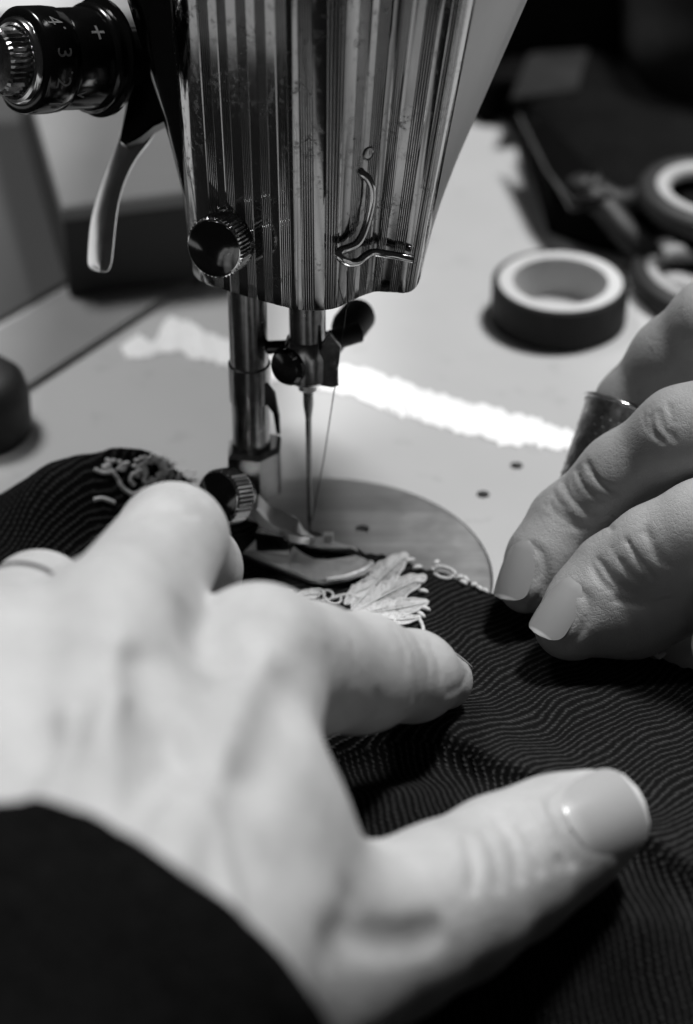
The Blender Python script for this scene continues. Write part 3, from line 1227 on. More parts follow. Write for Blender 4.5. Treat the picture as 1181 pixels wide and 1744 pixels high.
nxg, nyg = 640, 440
gx = np.concatenate([np.linspace(-250, -101, 110), np.linspace(-100, 125, nxg - 110)])
tt = np.linspace(0, 1, nyg)
GX = np.repeat(gx[:, None], nyg, 1)
ey = edge_y(GX) + 0.35 * np.sin(GX * 1.1) + 0.25 * np.sin(GX * 2.7 + 1)
GY = ey - tt[None, :] * (ey + 205)
GZ = zfab(GX, GY)
Ss = fold_s(GX, GY)
wrp = 0.9 * np.sin(0.20 * GX + 0.16 * GY) + 0.7 * np.sin(0.42 * GY - 0.22 * GX + 1.3) + 0.45 * np.sin(0.55 * GX + 0.10 * GY + 2)
u_b = (-0.64 * GX + 0.77 * GY + wrp * 0.6) / 1.38
v_b = (0.77 * GX + 0.64 * GY) / 0.85
u_f = (0.97 * GX + 0.24 * GY + wrp * 0.35) / 1.22
v_f = (-0.24 * GX + 0.97 * GY) / 0.85
mk = (Ss > -2.0)
UU = np.where(mk, u_b, u_f)
VV = np.where(mk, v_b, v_f)
idx = np.arange(nxg * nyg).reshape(nxg, nyg)
fq = np.stack([idx[:-1, :-1], idx[:-1, 1:], idx[1:, 1:], idx[1:, :-1]], -1).reshape(-1, 4)
fverts = np.stack([GX, GY, GZ], -1).reshape(-1, 3)


def np_mesh(name, verts, quads):
    me = bpy.data.meshes.new(name)
    me.vertices.add(len(verts))
    me.vertices.foreach_set('co', (np.asarray(verts) * MM).astype(np.float32).ravel())
    me.loops.add(quads.size)
    me.loops.foreach_set('vertex_index', quads.astype(np.int32).ravel())
    me.polygons.add(len(quads))
    me.polygons.foreach_set('loop_start', (np.arange(len(quads)) * 4).astype(np.int32))
    me.update(calc_edges=True)
    me.validate()
    return me


fme = np_mesh('fabric', fverts, fq)
uvl = fme.uv_layers.new(name='UVMap')
uvs = np.stack([UU.ravel()[fq.ravel()], VV.ravel()[fq.ravel()]], -1)
# a face never straddles the two rib fields
q0 = mk.ravel()[fq]
mix = q0.any(1) & ~q0.all(1)
ub, vb = u_b.ravel(), v_b.ravel()
fl = np.repeat(mix, 4)
uvs[fl, 0] = ub[fq.ravel()[fl]]
uvs[fl, 1] = vb[fq.ravel()[fl]]
uvl.data.foreach_set('uv', uvs.astype(np.float32).ravel())
fabric = linkm('fabric', fme, M['fabric'])
md = fabric.modifiers.new('t', 'SOLIDIFY')
md.thickness = 0.0006
md.offset = -1
tag(fabric, 'black ribbed knit garment with white lace being fed under the presser foot', 'fabric')

# white lace: many short raised stitches lying on the knit
SMV, SMF = [], []


def stitch(a, b, r):
    a, b = np.asarray(a, float), np.asarray(b, float)
    t, bb, cc = frame(b - a)
    n = 6
    k = len(SMV)
    for (l, q_) in ((0, 0.35), (0.18, 0.9), (0.5, 1.0), (0.82, 0.9), (1, 0.35)):
        p = a + (b - a) * l + V3(0, 0, 0.35 * r * math.sin(math.pi * l))
        for i in range(n):
            an_ = 2 * math.pi * i / n
            SMV.append(p + (bb * math.cos(an_) + cc * math.sin(an_)) * r * q_)
    for j in range(4):
        for i in range(n):
            m_ = (i + 1) % n
            SMF.append((k + j * n + i, k + j * n + m_, k + (j + 1) * n + m_, k + (j + 1) * n + i))
    SMF.append(tuple(k + i for i in range(n - 1, -1, -1)))
    SMF.append(tuple(k + 4 * n + i for i in range(n)))


def onfab(px, py, lift=0.3):
    r = ray(px, py)
    ts = np.linspace(330, 460, 521)
    Q = CAM[None] + r[None] * ts[:, None]
    below = Q[:, 2] < zfab(Q[:, 0], Q[:, 1]) + lift
    below &= Q[:, 1] < edge_y(Q[:, 0]) + 0.5
    if not below.any():
        p = UZ(px, py, 1.5)
        return p
    return Q[int(np.argmax(below))]


def lay(a, b, r, lift=0.3):
    stitch(onfab(a[0], a[1], lift), onfab(b[0], b[1], lift), r)


def inpoly(p, poly):
    c = False
    for i in range(len(poly)):
        a, b = poly[i], poly[i - 1]
        if (a[1] > p[1]) != (b[1] > p[1]) and p[0] < (b[0] - a[0]) * (p[1] - a[1]) / (b[1] - a[1]) + a[0]:
            c = not c
    return c


def finish_lace(name):
    global SMV, SMF
    o = link(name, SMV, SMF, M['lace'], fabric, True)
    o['kind'] = 'stuff'
    SMV, SMF = [], []
    return o


lr = random.Random(11)


def cord(px, r=0.3, lift=0.4, n=5):
    c_ = catmull([V3(a, b, 0) for a, b in px], n) if len(px) > 2 else [V3(a, b, 0) for a, b in px]
    for a, b in zip(c_[:-1], c_[1:]):
        lay(a[:2], b[:2] + (b[:2] - a[:2]) * 0.25, r, lift)


def satin_leaf(spine, width, r=0.16):
    sp = [np.array(p[:2]) for p in catmull([V3(a, b, 0) for a, b in spine], 13)]
    n_ = len(sp)
    out = [[], []]
    for i in range(1, n_ - 1):
        t_ = unit(sp[i + 1] - sp[i - 1])
        nr = np.array([-t_[1], t_[0]])
        w_ = width * math.sin(math.pi * (i / (n_ - 1)) ** 0.8) ** 0.7
        w_ *= 1 + 0.12 * math.sin(i * 0.9)
        for k_, sg in enumerate((-1, 1)):
            e_ = sp[i] + (nr * sg + t_ * 0.55) * w_ * lr.uniform(0.88, 1.05)
            lay(sp[i] + nr * sg * 1.0, e_, r * lr.uniform(0.85, 1.2), 0.35 + lr.uniform(0, 0.15))
            out[k_].append(tuple(e_))
    cord(spine, r * 1.3, 0.7, 8)
    for o_ in out:
        cord(o_[::3] + [tuple(sp[-1])], r * 1.5, 0.45, 3)


satin_leaf([(598, 1040), (630, 1005), (662, 972), (694, 944)], 21)
satin_leaf([(600, 1046), (640, 1022), (684, 1000), (726, 982)], 19)
satin_leaf([(604, 1050), (645, 1042), (690, 1034), (730, 1026)], 16)
satin_leaf([(612, 1054), (645, 1054), (680, 1056), (716, 1052)], 11)
satin_leaf([(640, 990), (625, 1002), (606, 1010), (588, 1030)], 12)
for (x, y, a) in ((700, 955, -0.4), (712, 967, -0.2), (716, 992, -0.1), (722, 1008, 0.2), (726, 1038, 0.4), (718, 1048, 0.7)):
    lay((x - 9 * math.cos(a), y - 8 * math.sin(a)), (x + 8 * math.cos(a), y + 6 * math.sin(a)), 0.5, 0.5)
for ch_ in ([(676, 1048), (672, 1060), (668, 1072)], [(712, 1050), (718, 1062), (721, 1072), (720, 1084)], [(612, 1020), (596, 1014), (580, 1016), (566, 1021)], [(640, 985), (628, 980), (616, 983)]):
    cord(ch_, 0.42, 0.4)
# paler curling tendrils below the foot
for c0 in range(9):
    x0 = 436 + c0 * 17
    y0 = 1016 + 5 * math.sin(c0 * 1.7)
    ph_ = c0 * 1.3
    cord([(x0 + (4 + 2.2 * k_) * math.cos(ph_ + k_ * 0.9), y0 + (3 + 1.5 * k_) * math.sin(ph_ + k_ * 0.9)) for k_ in range(7)], 0.3, 0.3, 4)
satin_leaf([(438, 1030), (462, 1018), (490, 1012)], 10)
satin_leaf([(500, 1024), (524, 1014), (546, 1012)], 9)
finish_lace('lace_leaf')
# lace edging along the far hem
ed = catmull([V3(736, 972, 0), V3(745, 966, 0), V3(762, 968, 0), V3(776, 978, 0), V3(766, 986, 0), V3(750, 984, 0), V3(740, 978, 0)], 4)
for a, b in zip(ed[:-1], ed[1:]):
    lay(a[:2], b[:2], 0.42, 0.3)
for (a, b) in (((778, 986), (790, 982)), ((790, 982), (798, 992)), ((784, 990), (796, 996)), ((802, 998), (814, 996)), ((812, 1000), (822, 1006)), ((822, 1004), (832, 1010)), ((740, 962), (748, 956)), ((1112, 1112), (1124, 1120)), ((1122, 1122), (1134, 1112))):
    lay(a, b, 0.5, 0.4)
finish_lace('lace_edging')
# flower motif on the heap
for (cx_, cy_, rx, ry, n_) in ((262, 800, 32, 22, 120), (196, 792, 20, 8, 26), (318, 815, 12, 12, 20)):
    for k in range(n_):
        a = lr.uniform(0, 6.28)
        q_ = math.sqrt(lr.uniform(0.06, 1))
        x, y = cx_ + rx * q_ * math.cos(a), cy_ + ry * q_ * math.sin(a)
        L = lr.uniform(6, 11)
        lay((x, y), (x + L * math.cos(a), y + L * 0.6 * math.sin(a)), 0.42, 0.2)
for arc_ in ([(160, 800), (176, 806), (194, 804)], [(190, 800), (200, 815), (210, 833), (224, 842)], [(222, 845), (238, 838), (252, 828)], [(160, 852), (176, 850), (196, 858)], [(228, 806), (222, 818), (230, 828)]):
    c_ = catmull([V3(a, b, 0) for a, b in arc_], 5)
    for a, b in zip(c_[:-1], c_[1:]):
        lay(a[:2], b[:2], 0.5, 0.25)
finish_lace('lace_flower')

# ------------------------------------------------------------------ hands (signed distance modelling)
def seg_d(P, a, b):
    ba = (b - a).astype(np.float32)
    q = P - a.astype(np.float32)
    t = np.clip((q @ ba) / np.float32(ba @ ba + 1e-9), 0, 1)
    return q - t[:, None] * ba, t


def rcone(P, a, b, ra, rb, nrm=None, k=1.0):
    q, t = seg_d(P, a, b)
    if nrm is not None:
        n_ = nrm.astype(np.float32)
        qn = q @ n_
        q = q + ((1 / k - 1) * qn)[:, None] * n_
    return np.sqrt((q * q).sum(1)) - (ra + (rb - ra) * t)


def smin(a, b, k):
    h = np.clip(0.5 + 0.5 * (b - a) / k, 0, 1)
    return b + (a - b) * h - k * h * (1 - h)


class Hand:
    def __init__(s):
        s.palm, s.fingers, s.marks = [], [], []

    def base(s, P):
        d = None
        for (a, b, ra, rb, n_, k, sm) in s.palm:
            x = rcone(P, a, b, ra, rb, n_, k)
            d = x if d is None else smin(d, x, sm)
        out = None
        for (fl, kb) in s.fingers:
            e = None
            for (a, b, ra, rb, n_, k, sm) in fl:
                x = rcone(P, a, b, ra, rb, n_, k)
                e = x if e is None else smin(e, x, sm)
            e = smin(d, e, kb)
            out = e if out is None else smin(out, e, 0.8)
        return out

    def sdf(s, P):
        d = s.base(P)
        for (pts, wd, dep) in s.marks:
            lo = np.min(pts, 0) - 3 * wd
            hi = np.max(pts, 0) + 3 * wd
            m_ = np.all((P > lo) & (P < hi), 1)
            if not m_.any():
                continue
            Q = P[m_]
            best = None
            if len(pts) == 1:
                q = Q - pts[0].astype(np.float32)
                best = (q * q).sum(1)
            for a, b in zip(pts[:-1], pts[1:]):
                q, _ = seg_d(Q, a, b)
                x = (q * q).sum(1)
                best = x if best is None else np.minimum(best, x)
            d[m_] += dep * np.exp(-best / (wd * wd))
        return d

    def hits(s, px):
        R = np.array([ray(a, b) for a, b in px])
        rl = np.linalg.norm(R, axis=1)
        t = np.full(len(px), 235.0)
        for _ in range(45):
            x = s.base((CAM + R * t[:, None]).astype(np.float32))
            t = np.minimum(t + x * 0.8 / rl, 700)
        return [CAM + R[i] * t[i] if t[i] < 600 else None for i in range(len(px))]

    def hit(s, px, py):
        return s.hits([(px, py)])[0]

    def grad(s, p, e=0.4):
        o = np.array([p + V3(e, 0, 0), p - V3(e, 0, 0), p + V3(0, e, 0), p - V3(0, e, 0), p + V3(0, 0, e), p - V3(0, 0, e)], np.float32)
        d = s.base(o)
        return unit(V3(d[0] - d[1], d[2] - d[3], d[4] - d[5]))

    def crease(s, px, wd=0.55, dep=0.35, n=4):
        pp = catmull([V3(a, b, 0) for a, b in px], n) if len(px) > 2 else [V3(a, b, 0) for a, b in px]
        pts = s.hits([(p[0], p[1]) for p in pp])
        pts = [p for p in pts if p is not None]
        # drop outliers that fell off the outline
        ok = [pts[0]] if pts else []
        for p in pts[1:]:
            if np.linalg.norm(p - ok[-1]) < 8:
                ok.append(p)
        if ok:
            s.marks.append((np.array(ok), wd, dep))

    def bump(s, px, py, wd, h):
        p = s.hit(px, py)
        if p is not None:
            s.marks.append((np.array([p]), wd, -h))

    def mesh(s, h):
        pts = []
        for fl in [s.palm] + [f_ for f_, _ in s.fingers]:
            for (a, b, ra, rb, *_r) in fl:
                pts += [a - ra * 1.2, a + ra * 1.2, b - rb * 1.2, b + rb * 1.2]
        lo, hi = np.min(pts, 0) - 4, np.max(pts, 0) + 4
        B = 6
        nb_ = np.ceil((hi - lo) / (h * B)).astype(int)
        ctr = np.stack(np.meshgrid(*[np.arange(k_) for k_ in nb_], indexing='ij'), -1).reshape(-1, 3)
        cp = (lo + (ctr + 0.5) * h * B).astype(np.float32)
        dc_ = s.base(cp)
        near = np.abs(dc_) < h * B * 1.45 + 1.2
        N = nb_ * B
        Fd = np.where(dc_.reshape(nb_) < 0, -9.0, 9.0).astype(np.float32)
        Fd = Fd.repeat(B, 0).repeat(B, 1).repeat(B, 2)
        loc = np.stack(np.meshgrid(*[np.arange(B)] * 3, indexing='ij'), -1).reshape(-1, 3)
        bi = ctr[near]
        for c0 in range(0, len(bi), 1500):
            ij = (bi[c0:c0 + 1500, None, :] * B + loc[None]).reshape(-1, 3)
            P = (lo + (ij + 0.5) * h).astype(np.float32)
            Fd[ij[:, 0], ij[:, 1], ij[:, 2]] = s.sdf(P)
        # surface nets
        ins = Fd < 0
        sm_ = np.zeros(tuple(N - 1), np.int8)
        for a in (0, 1):
            for b in (0, 1):
                for c in (0, 1):
                    sm_ += ins[a:N[0] - 1 + a, b:N[1] - 1 + b, c:N[2] - 1 + c]
        act = (sm_ > 0) & (sm_ < 8)
        ci = np.argwhere(act)
        vid = -np.ones(tuple(N - 1), np.int32)
        vid[ci[:, 0], ci[:, 1], ci[:, 2]] = np.arange(len(ci))
        acc = np.zeros((len(ci), 3))
        ct = np.zeros(len(ci))
        cor = [(a, b, c) for a in (0, 1) for b in (0, 1) for c in (0, 1)]
        for i0 in range(8):
            for i1 in range(i0 + 1, 8):
                c0, c1 = np.array(cor[i0]), np.array(cor[i1])
                if np.abs(c0 - c1).sum() != 1:
                    continue
                f0 = Fd[ci[:, 0] + c0[0], ci[:, 1] + c0[1], ci[:, 2] + c0[2]]
                f1 = Fd[ci[:, 0] + c1[0], ci[:, 1] + c1[1], ci[:, 2] + c1[2]]
                m_ = (f0 < 0) != (f1 < 0)
                t = f0[m_] / (f0[m_] - f1[m_])
                acc[m_] += c0 + t[:, None] * (c1 - c0)
                ct[m_] += 1
        vp = lo + (ci + acc / ct[:, None] + 0.5) * h
        quads = []
        for ax in range(3):
            sl0 = [slice(1, N[k_] - 1) for k_ in range(3)]
            sl1 = [slice(1, N[k_] - 1) for k_ in range(3)]
            sl1[ax] = slice(2, N[ax])
            a, b = ins[tuple(sl0)], ins[tuple(sl1)]
            e = np.argwhere(a != b) + 1
            sg = ins[e[:, 0], e[:, 1], e[:, 2]]
            u_, v_ = (ax + 1) % 3, (ax + 2) % 3
            q = []
            for (du, dv) in ((0, 0), (-1, 0), (-1, -1), (0, -1)):
                k_ = e.copy()
                k_[:, u_] += du
                k_[:, v_] += dv
                k_ = np.minimum(k_, N - 2)
                q.append(vid[k_[:, 0], k_[:, 1], k_[:, 2]])
            q = np.stack(q, -1)
            q[~sg] = q[~sg][:, ::-1]
            quads.append(q)
        quads = np.concatenate(quads)
        quads = quads[(quads >= 0).all(1)]
        # light Laplacian smoothing
        for _ in range(2):
            a2 = np.zeros_like(vp)
            c2 = np.zeros(len(vp))
            for i in range(4):
                j = (i + 1) % 4
                np.add.at(a2, quads[:, i], vp[quads[:, j]])
                np.add.at(c2, quads[:, i], 1)
                np.add.at(a2, quads[:, j], vp[quads[:, i]])
                np.add.at(c2, quads[:, j], 1)
            vp = vp * 0.5 + 0.5 * a2 / np.maximum(c2, 1)[:, None]
        return vp, quads


def chain(js, smv=2.0):
    """js: (px, py, depth, radius) -> capsules."""
    P = [U(a, b, d) for a, b, d, r in js]
    return [(P[i], P[i + 1], js[i][3], js[i + 1][3], None, 1.0, smv) for i in range(len(js) - 1)]


def cap(a, b, sm=6.0, n=None, k=1.0):
    return (U(*a[:3]), U(*b[:3]), a[3], b[3], n, k, sm)


def nail(parent, cen, axis, nrm, width, length, R, lift=0.15, pitch=0.0, arch=0.5, hand=None, proud=0.16):
    a = unit(axis)
    n_ = unit(nrm - a * (nrm @ a))
    a, n_ = unit(a * math.cos(pitch) - n_ * math.sin(pitch)), unit(n_ * math.cos(pitch) + a * math.sin(pitch))
    b = np.cross(n_, a)
    NU, NV = 22, 26
    v, uvv = [], []
    for lay_ in (0, 1):
        for j in range(NV + 1):
            s_ = -1 + 2 * j / NV
            # egg outline: oval at the cuticle, gently curved free edge
            if s_ < 0.25:
                wf = max(0.0, 1 - ((0.25 - s_) / 1.25) ** 2.3) ** 0.55
            elif s_ > 0.40:
                wf = max(0.0, 1 - ((s_ - 0.40) / 0.60) ** 2.4 * 0.97) ** 0.5
            else:
                wf = 1.0
            for i in range(NU + 1):
                t = -1 + 2 * i / NU
                ang = t * wf * (width / 2) / R
                rr = R - lay_ * 0.45
                p = cen + a * (s_ * length / 2) + b * (rr * math.sin(ang)) + n_ * (rr * math.cos(ang) - R + lift - arch * s_ * s_)
                v.append(p)
                uvv.append((i / NU, j / NV))
    m_ = NU + 1
    K = m_ * (NV + 1)
    if hand is not None:                      # follow the taper of the fingertip; the sides sink into the flesh
        ss_ = np.linspace(-1, 0.25, 14)
        q_ = np.array([cen + a * (x * length / 2) for x in ss_])
        h_ = np.zeros(len(ss_))
        for _ in range(25):
            h_ -= hand.base((q_ + n_ * h_[:, None]).astype(np.float32)) * 0.8
        k1, k0_ = np.polyfit(ss_, h_, 1)
        v = np.array(v)
        sv_ = np.array([-1 + 2 * x[1] for x in uvv])
        v += n_ * (k1 * sv_ + k0_ + proud)[:, None]
    f = []
    for j in range(NV):
        for i in range(NU):
            q = (j * m_ + i, j * m_ + i + 1, (j + 1) * m_ + i + 1, (j + 1) * m_ + i)
            f.append(q)
            f.append(tuple(K + k_ for k_ in q[::-1]))
    for j in range(NV):
        f.append((j * m_, (j + 1) * m_, K + (j + 1) * m_, K + j * m_))
        f.append((j * m_ + NU, K + j * m_ + NU, K + (j + 1) * m_ + NU, (j + 1) * m_ + NU))
    for i in range(NU):
        f.append((i, K + i, K + i + 1, i + 1))
        f.append((NV * m_ + i, NV * m_ + i + 1, K + NV * m_ + i + 1, K + NV * m_ + i))
    o = link('fingernail', v, f, M['nail'], parent, True, 50)
    ul = o.data.uv_layers.new(name='UVMap')
    for lp in o.data.loops:
        ul.data[lp.index].uv = uvv[lp.vertex_index]
    return o


# ---- left hand
LH = Hand()
IM, MMc, RM, PM = (440, 1125, 328, 10.8), (190, 1085, 314, 11.2), (-25, 1120, 308, 9.6), (-270, 1190, 306, 9.6)
LH.palm = [
    cap((255, 1800, 268, 15), IM, 8),
    cap((150, 1800, 264, 16), MMc, 9),
    cap((40, 1800, 264, 15), RM, 9),
    cap((-60, 1800, 266, 14), PM, 9),
    cap((330, 1350, 306, 13), (120, 1300, 300, 14), 8),
    cap((420, 1420, 304, 13.5), (300, 1600, 288, 16), 8),
    cap((455, 1520, 306, 13), (330, 1650, 284, 15), 8),
    cap((150, 1800, 264, 22), (40, 2300, 236, 23), 12),
]
LH.fingers = [
    (chain([IM, (520, 1140, 340, 10.4), (612, 1146, 354, 9.5), (705, 1152, 369, 7.4), (757, 1160, 378, 5.1)], 3.0), 5.0),
    (chain([MMc, (294, 918, 352, 9.0)], 2.5) + chain([(294, 918, 352, 8.8), (334, 968, 372, 7.7), (352, 1065, 392, 6.6)], 2.0), 4.5),
    (chain([RM, (66, 1030, 349, 8.6)], 2.5) + chain([(66, 1030, 349, 8.4), (104, 1050, 366, 7.0), (130, 1095, 378, 6.2)], 2.0), 4.0),
    (chain([PM, (-190, 1080, 336, 7.6)], 2.5) + chain([(-190, 1080, 336, 7.4), (-140, 1100, 352, 6.4), (-120, 1150, 366, 5.6)], 2.0), 4.0),
    (chain([(440, 1690, 297, 15), (650, 1590, 318, 12.6), (760, 1540, 327, 11.8), (862, 1480, 336, 11.0), (950, 1430, 340.5, 9.5), (1010, 1401, 343, 8.3)], 4.0), 9.0),
]
LS = LH
# knuckle heads, tendons and hollows
LS.bump(440, 1095, 5.5, 1.2)
LS.bump(205, 1060, 7.0, 1.0)
LS.bump(600, 1100, 6, 0.5)
LS.bump(295, 850, 6, 0.6)
LS.crease([(225, 1130), (245, 1180), (275, 1250), (300, 1300)], 5.0, 2.2)
LS.crease([(330, 1060), (345, 1110)], 4.0, 1.4)
LS.crease([(70, 1110), (60, 1180), (75, 1260)], 5.0, 1.8)
for c_ in ([(330, 1240), (300, 1330), (240, 1400), (215, 1470)], [(210, 1180), (150, 1290), (130, 1400)], [(300, 1330), (360, 1400), (380, 1480), (400, 1560)], [(110, 1210), (100, 1320), (60, 1390)]):
    LS.crease(c_, 1.7, -0.75)
for (a_, b_, w_, h_) in ((470, 1120, 3, 0.5), (415, 1070, 3, 0.4), (400, 1140, 4, -0.5), (500, 1085, 4, 0.4), (540, 1130, 5, -0.5), (230, 930, 5, 0.5), (330, 960, 4, -0.5), (250, 1010, 5, -0.6), (700, 1560, 6, 0.7), (560, 1540, 6, 0.6), (500, 1480, 5, -0.6), (430, 1290, 5, 0.5)):
    LS.bump(a_, b_, w_, h_)
for c_ in ([(230, 880), (262, 858), (300, 850)], [(245, 905), (290, 880), (330, 878)], [(270, 840), (310, 836), (345, 852)], [(255, 870), (300, 865)]):
    LS.crease(c_, 0.7, 0.35)
LS.crease([(440, 1120), (400, 1220), (350, 1350), (300, 1480)], 2.8, -1.3)
LS.crease([(200, 1100), (190, 1220), (180, 1380)], 2.8, -1.3)
LS.crease([(490, 1190), (470, 1260), (430, 1330)], 4.0, 1.2)
LS.crease([(600, 1590), (640, 1600), (700, 1600), (735, 1590)], 2.6, 1.5)
LS.crease([(560, 1610), (590, 1580), (600, 1540)], 3.2, 1.1)
# thumb joint wrinkles
for c_ in ([(846, 1392), (872, 1432), (884, 1490)], [(872, 1375), (904, 1420), (920, 1480)], [(825, 1420), (842, 1450), (850, 1505)], [(908, 1372), (930, 1412), (952, 1470)], [(796, 1430), (806, 1470), (806, 1510)], [(860, 1390), (880, 1400), (905, 1440)]):
    LS.crease(c_, 0.75 + 0.3 * rnd.random(), 0.45 + 0.4 * rnd.random())
# index finger creases near the tip and mid joint
for c_ in ([(690, 1078), (706, 1110), (712, 1150), (706, 1190)], [(714, 1092), (728, 1120), (732, 1155), (724, 1190)], [(672, 1070), (688, 1100), (694, 1140)], [(735, 1100), (748, 1125), (752, 1150)], [(590, 1200), (600, 1150), (596, 1100)], [(560, 1210), (566, 1160), (560, 1110)]):
    LS.crease(c_, 0.75, 0.45)
for c_ in ([(545, 1200), (560, 1230)], [(575, 1195), (590, 1232)], [(605, 1190), (615, 1228)], [(640, 1180), (650, 1215)], [(765, 1180), (785, 1170), (797, 1150)]):
    LS.crease(c_, 0.8, 0.35)
# crease round the thumb nail
LS.crease([(1040, 1318), (995, 1322), (955, 1348), (938, 1368), (952, 1400), (966, 1440), (974, 1468)], 0.9, 1.1)
LS.crease([(918, 1376), (934, 1415), (946, 1450)], 1.4, -0.5)
lv_, lq_ = LH.mesh(0.6)
lhand = linkm('hand', np_mesh('hand', lv_, lq_), M['skin'])
tag(lhand, 'blurred left hand in the foreground with spread thumb, in a dark sleeve', 'hand')
# nails
tp_, bp_ = LH.hit(1072, 1372), LH.hit(962, 1432)
cn = LH.hit(1016, 1408)
nn_ = unit(TOCAM * 0.92 + UPV * 0.30 + RGT * 0.05)
ta = unit(U(1010, 1401, 343) - U(950, 1430, 340.5))
nail(lhand, U(1000, 1408, 342.5) + unit(nn_ - ta * (nn_ @ ta)) * 8.45, ta, nn_, 16.0, 15.0, 8.5, 0.0, 0.0, 0.45, LH, 0.50)
ia = unit(U(757, 1160, 378) - U(705, 1152, 369))
iN = unit(UPV * 0.86 + FWD * 0.45 + RGT * 0.25)
iN = unit(iN - ia * (iN @ ia))
nail(lhand, U(752, 1158, 377.5) + iN * 5.35 + ia * 0.8, ia, iN, 9.0, 11.0, 5.4, 0.0, 0.0, 0.5, LH, 0.35)
ra_ = unit(U(128, 1090, 378) - U(100, 1046, 366))
rN = unit(UPV * 0.8 + RGT * 0.6)
rN = unit(rN - ra_ * (rN @ ra_))
nail(lhand, U(122, 1075, 375) + rN * 6.3, ra_, rN, 9.0, 10.5, 6.0, 0.0, 0.0, 0.5, LH, 0.35)

# sleeve cuff
def sleeve(parent):
    rings = []
    path = [(190, 1672, 276, 29.5, 24.0), (186, 1676, 275, 30.5, 25.0), (180, 1686, 274, 31.2, 25.6), (166, 1708, 272, 32, 26), (140, 1740, 268, 32.5, 26.5), (90, 1830, 262, 33.5, 27), (30, 1950, 254, 35, 28), (-40, 2110, 244, 38, 30), (-90, 2280, 234, 41, 31)]
    ctr_ = [U(a, b, c) for a, b, c, *_ in path]
    ax = unit(ctr_[0] - ctr_[5])
    e1 = unit(RGT * 440 - UPV * 290 + FWD * 0)
    e1 = unit(e1 - ax * (e1 @ ax))
    e2 = np.cross(ax, e1)
    v, f = [], []
    n = 96
    seq = [(0, 0.86), (0, 0.93)] + [(i, 1.0) for i in range(len(path))]
    for j, (i, sc2) in enumerate(seq):
        for k_ in range(n):
            t = 2 * math.pi * k_ / n
            wr = 1 + 0.05 * math.sin(3 * t + i * 1.5) * min(1, i / 3) + 0.045 * math.sin(7 * t - i * 1.9) * min(1, i / 3) + 0.008 * math.sin(48 * t) + 0.010 * rnd.uniform(-1, 1)
            wob = 1.0 * math.sin(2 * t + 0.5) + 0.6 * math.sin(5 * t)
            p = ctr_[i] + (e1 * math.cos(t) * path[i][3] + e2 * math.sin(t) * path[i][4]) * sc2 * wr
            if i <= 3:
                p = p + ax * wob * (1 - i / 4) * 0.8
            v.append(p)
    for j in range(len(seq) - 1):
        for k_ in range(n):
            m_ = (k_ + 1) % n
            f.append((j * n + k_, j * n + m_, (j + 1) * n + m_, (j + 1) * n + k_))
    mb = MB()
    mb.add(v, f)
    return mb.build('sleeve', M['sleeve'], parent, True, None)


sleeve(lhand)

# wedding band
rp = U(*RM[:3])
rq = U(66, 1030, 349)
rax = unit(rq - rp)
rcen = rp + (rq - rp) * 0.62
_, rb_, rc_ = frame(rax)
angs = np.linspace(0, 2 * math.pi, 72, endpoint=False)
dirs = np.cos(angs)[:, None] * rb_ + np.sin(angs)[:, None] * rc_
rad = np.full(72, 7.0)
for _ in range(40):
    rad = np.clip(rad - LH.base((rcen + dirs * rad[:, None]).astype(np.float32)) * 0.7, 6, 11.6)
for _ in range(6):
    rad = (np.roll(rad, 1) + rad + np.roll(rad, -1)) / 3
rv, rf = [], []
rprof = [(-0.9, 0.05), (-0.95, 0.35), (-0.6, 0.62), (0.6, 0.62), (0.95, 0.35), (0.9, 0.05), (0.7, -0.5), (-0.7, -0.5)]
for (l_, h_) in rprof:
    for k_ in range(72):
        rv.append(rcen + rax * l_ + dirs[k_] * (rad[k_] + h_))
for j_ in range(8):
    for k_ in range(72):
        a_, b_ = j_ * 72, ((j_ + 1) % 8) * 72
        rf.append((a_ + k_, a_ + (k_ + 1) % 72, b_ + (k_ + 1) % 72, b_ + k_))
mbr = MB()
mbr.add(rv, rf)
ring = mbr.build('finger_ring', M['gold'], None, True, 50)
tag(ring, 'plain shiny wedding band on the finger at the left edge', 'ring')

# ---- right hand
RHn = Hand()
m1, m2, m3, m4 = (1330, 560, 404, 10), (1370, 690, 388, 10.5), (1400, 830, 378, 10), (1410, 960, 374, 9)
RHn.palm = [
    cap((1900, 900, 350, 17), m1, 8), cap((1900, 950, 348, 17), m2, 8),
    cap((1900, 1000, 346, 17), m3, 8), cap((1900, 1050, 346, 16), m4, 8),
    cap((1900, 980, 347, 20), (2300, 1080, 335, 24), 10),
]
RHn.fingers = [
    (chain([m1, (1225, 555, 412, 9.2), (1150, 615, 419, 8.4), (1078, 690, 425, 7.0), (1020, 810, 424, 5.0)], 3), 5),
    (chain([m2, (1165, 742, 398, 8.8), (1060, 808, 405, 7.5), (968, 893, 409, 7.2), (925, 950, 407, 6.4), (898, 996, 405, 5.4)], 3), 5),
    (chain([m3, (1200, 905, 389, 9.0), (1120, 940, 393, 8.4), (1048, 985, 396, 8.0), (1000, 1030, 395, 7.1), (964, 1066, 393.5, 5.7)], 3) + chain([(990, 1066, 395.5, 5.0), (1075, 1045, 398, 7.4), (1200, 985, 398, 9.5)], 5.0), 5),
    (chain([m4, (1330, 1010, 380, 8), (1270, 1060, 386, 7.4), (1235, 1100, 388, 6.0)], 3), 5),
    (chain([(1800, 1150, 345, 14), (1560, 1180, 350, 11), (1400, 1170, 362, 9), (1300, 1150, 372, 7.5)], 4), 8),
]
R_ = RHn
# swelling of the last joints
R_.bump(1010, 830, 6, 0.5)
R_.bump(1060, 935, 6, 0.5)
wr_ = random.Random(21)


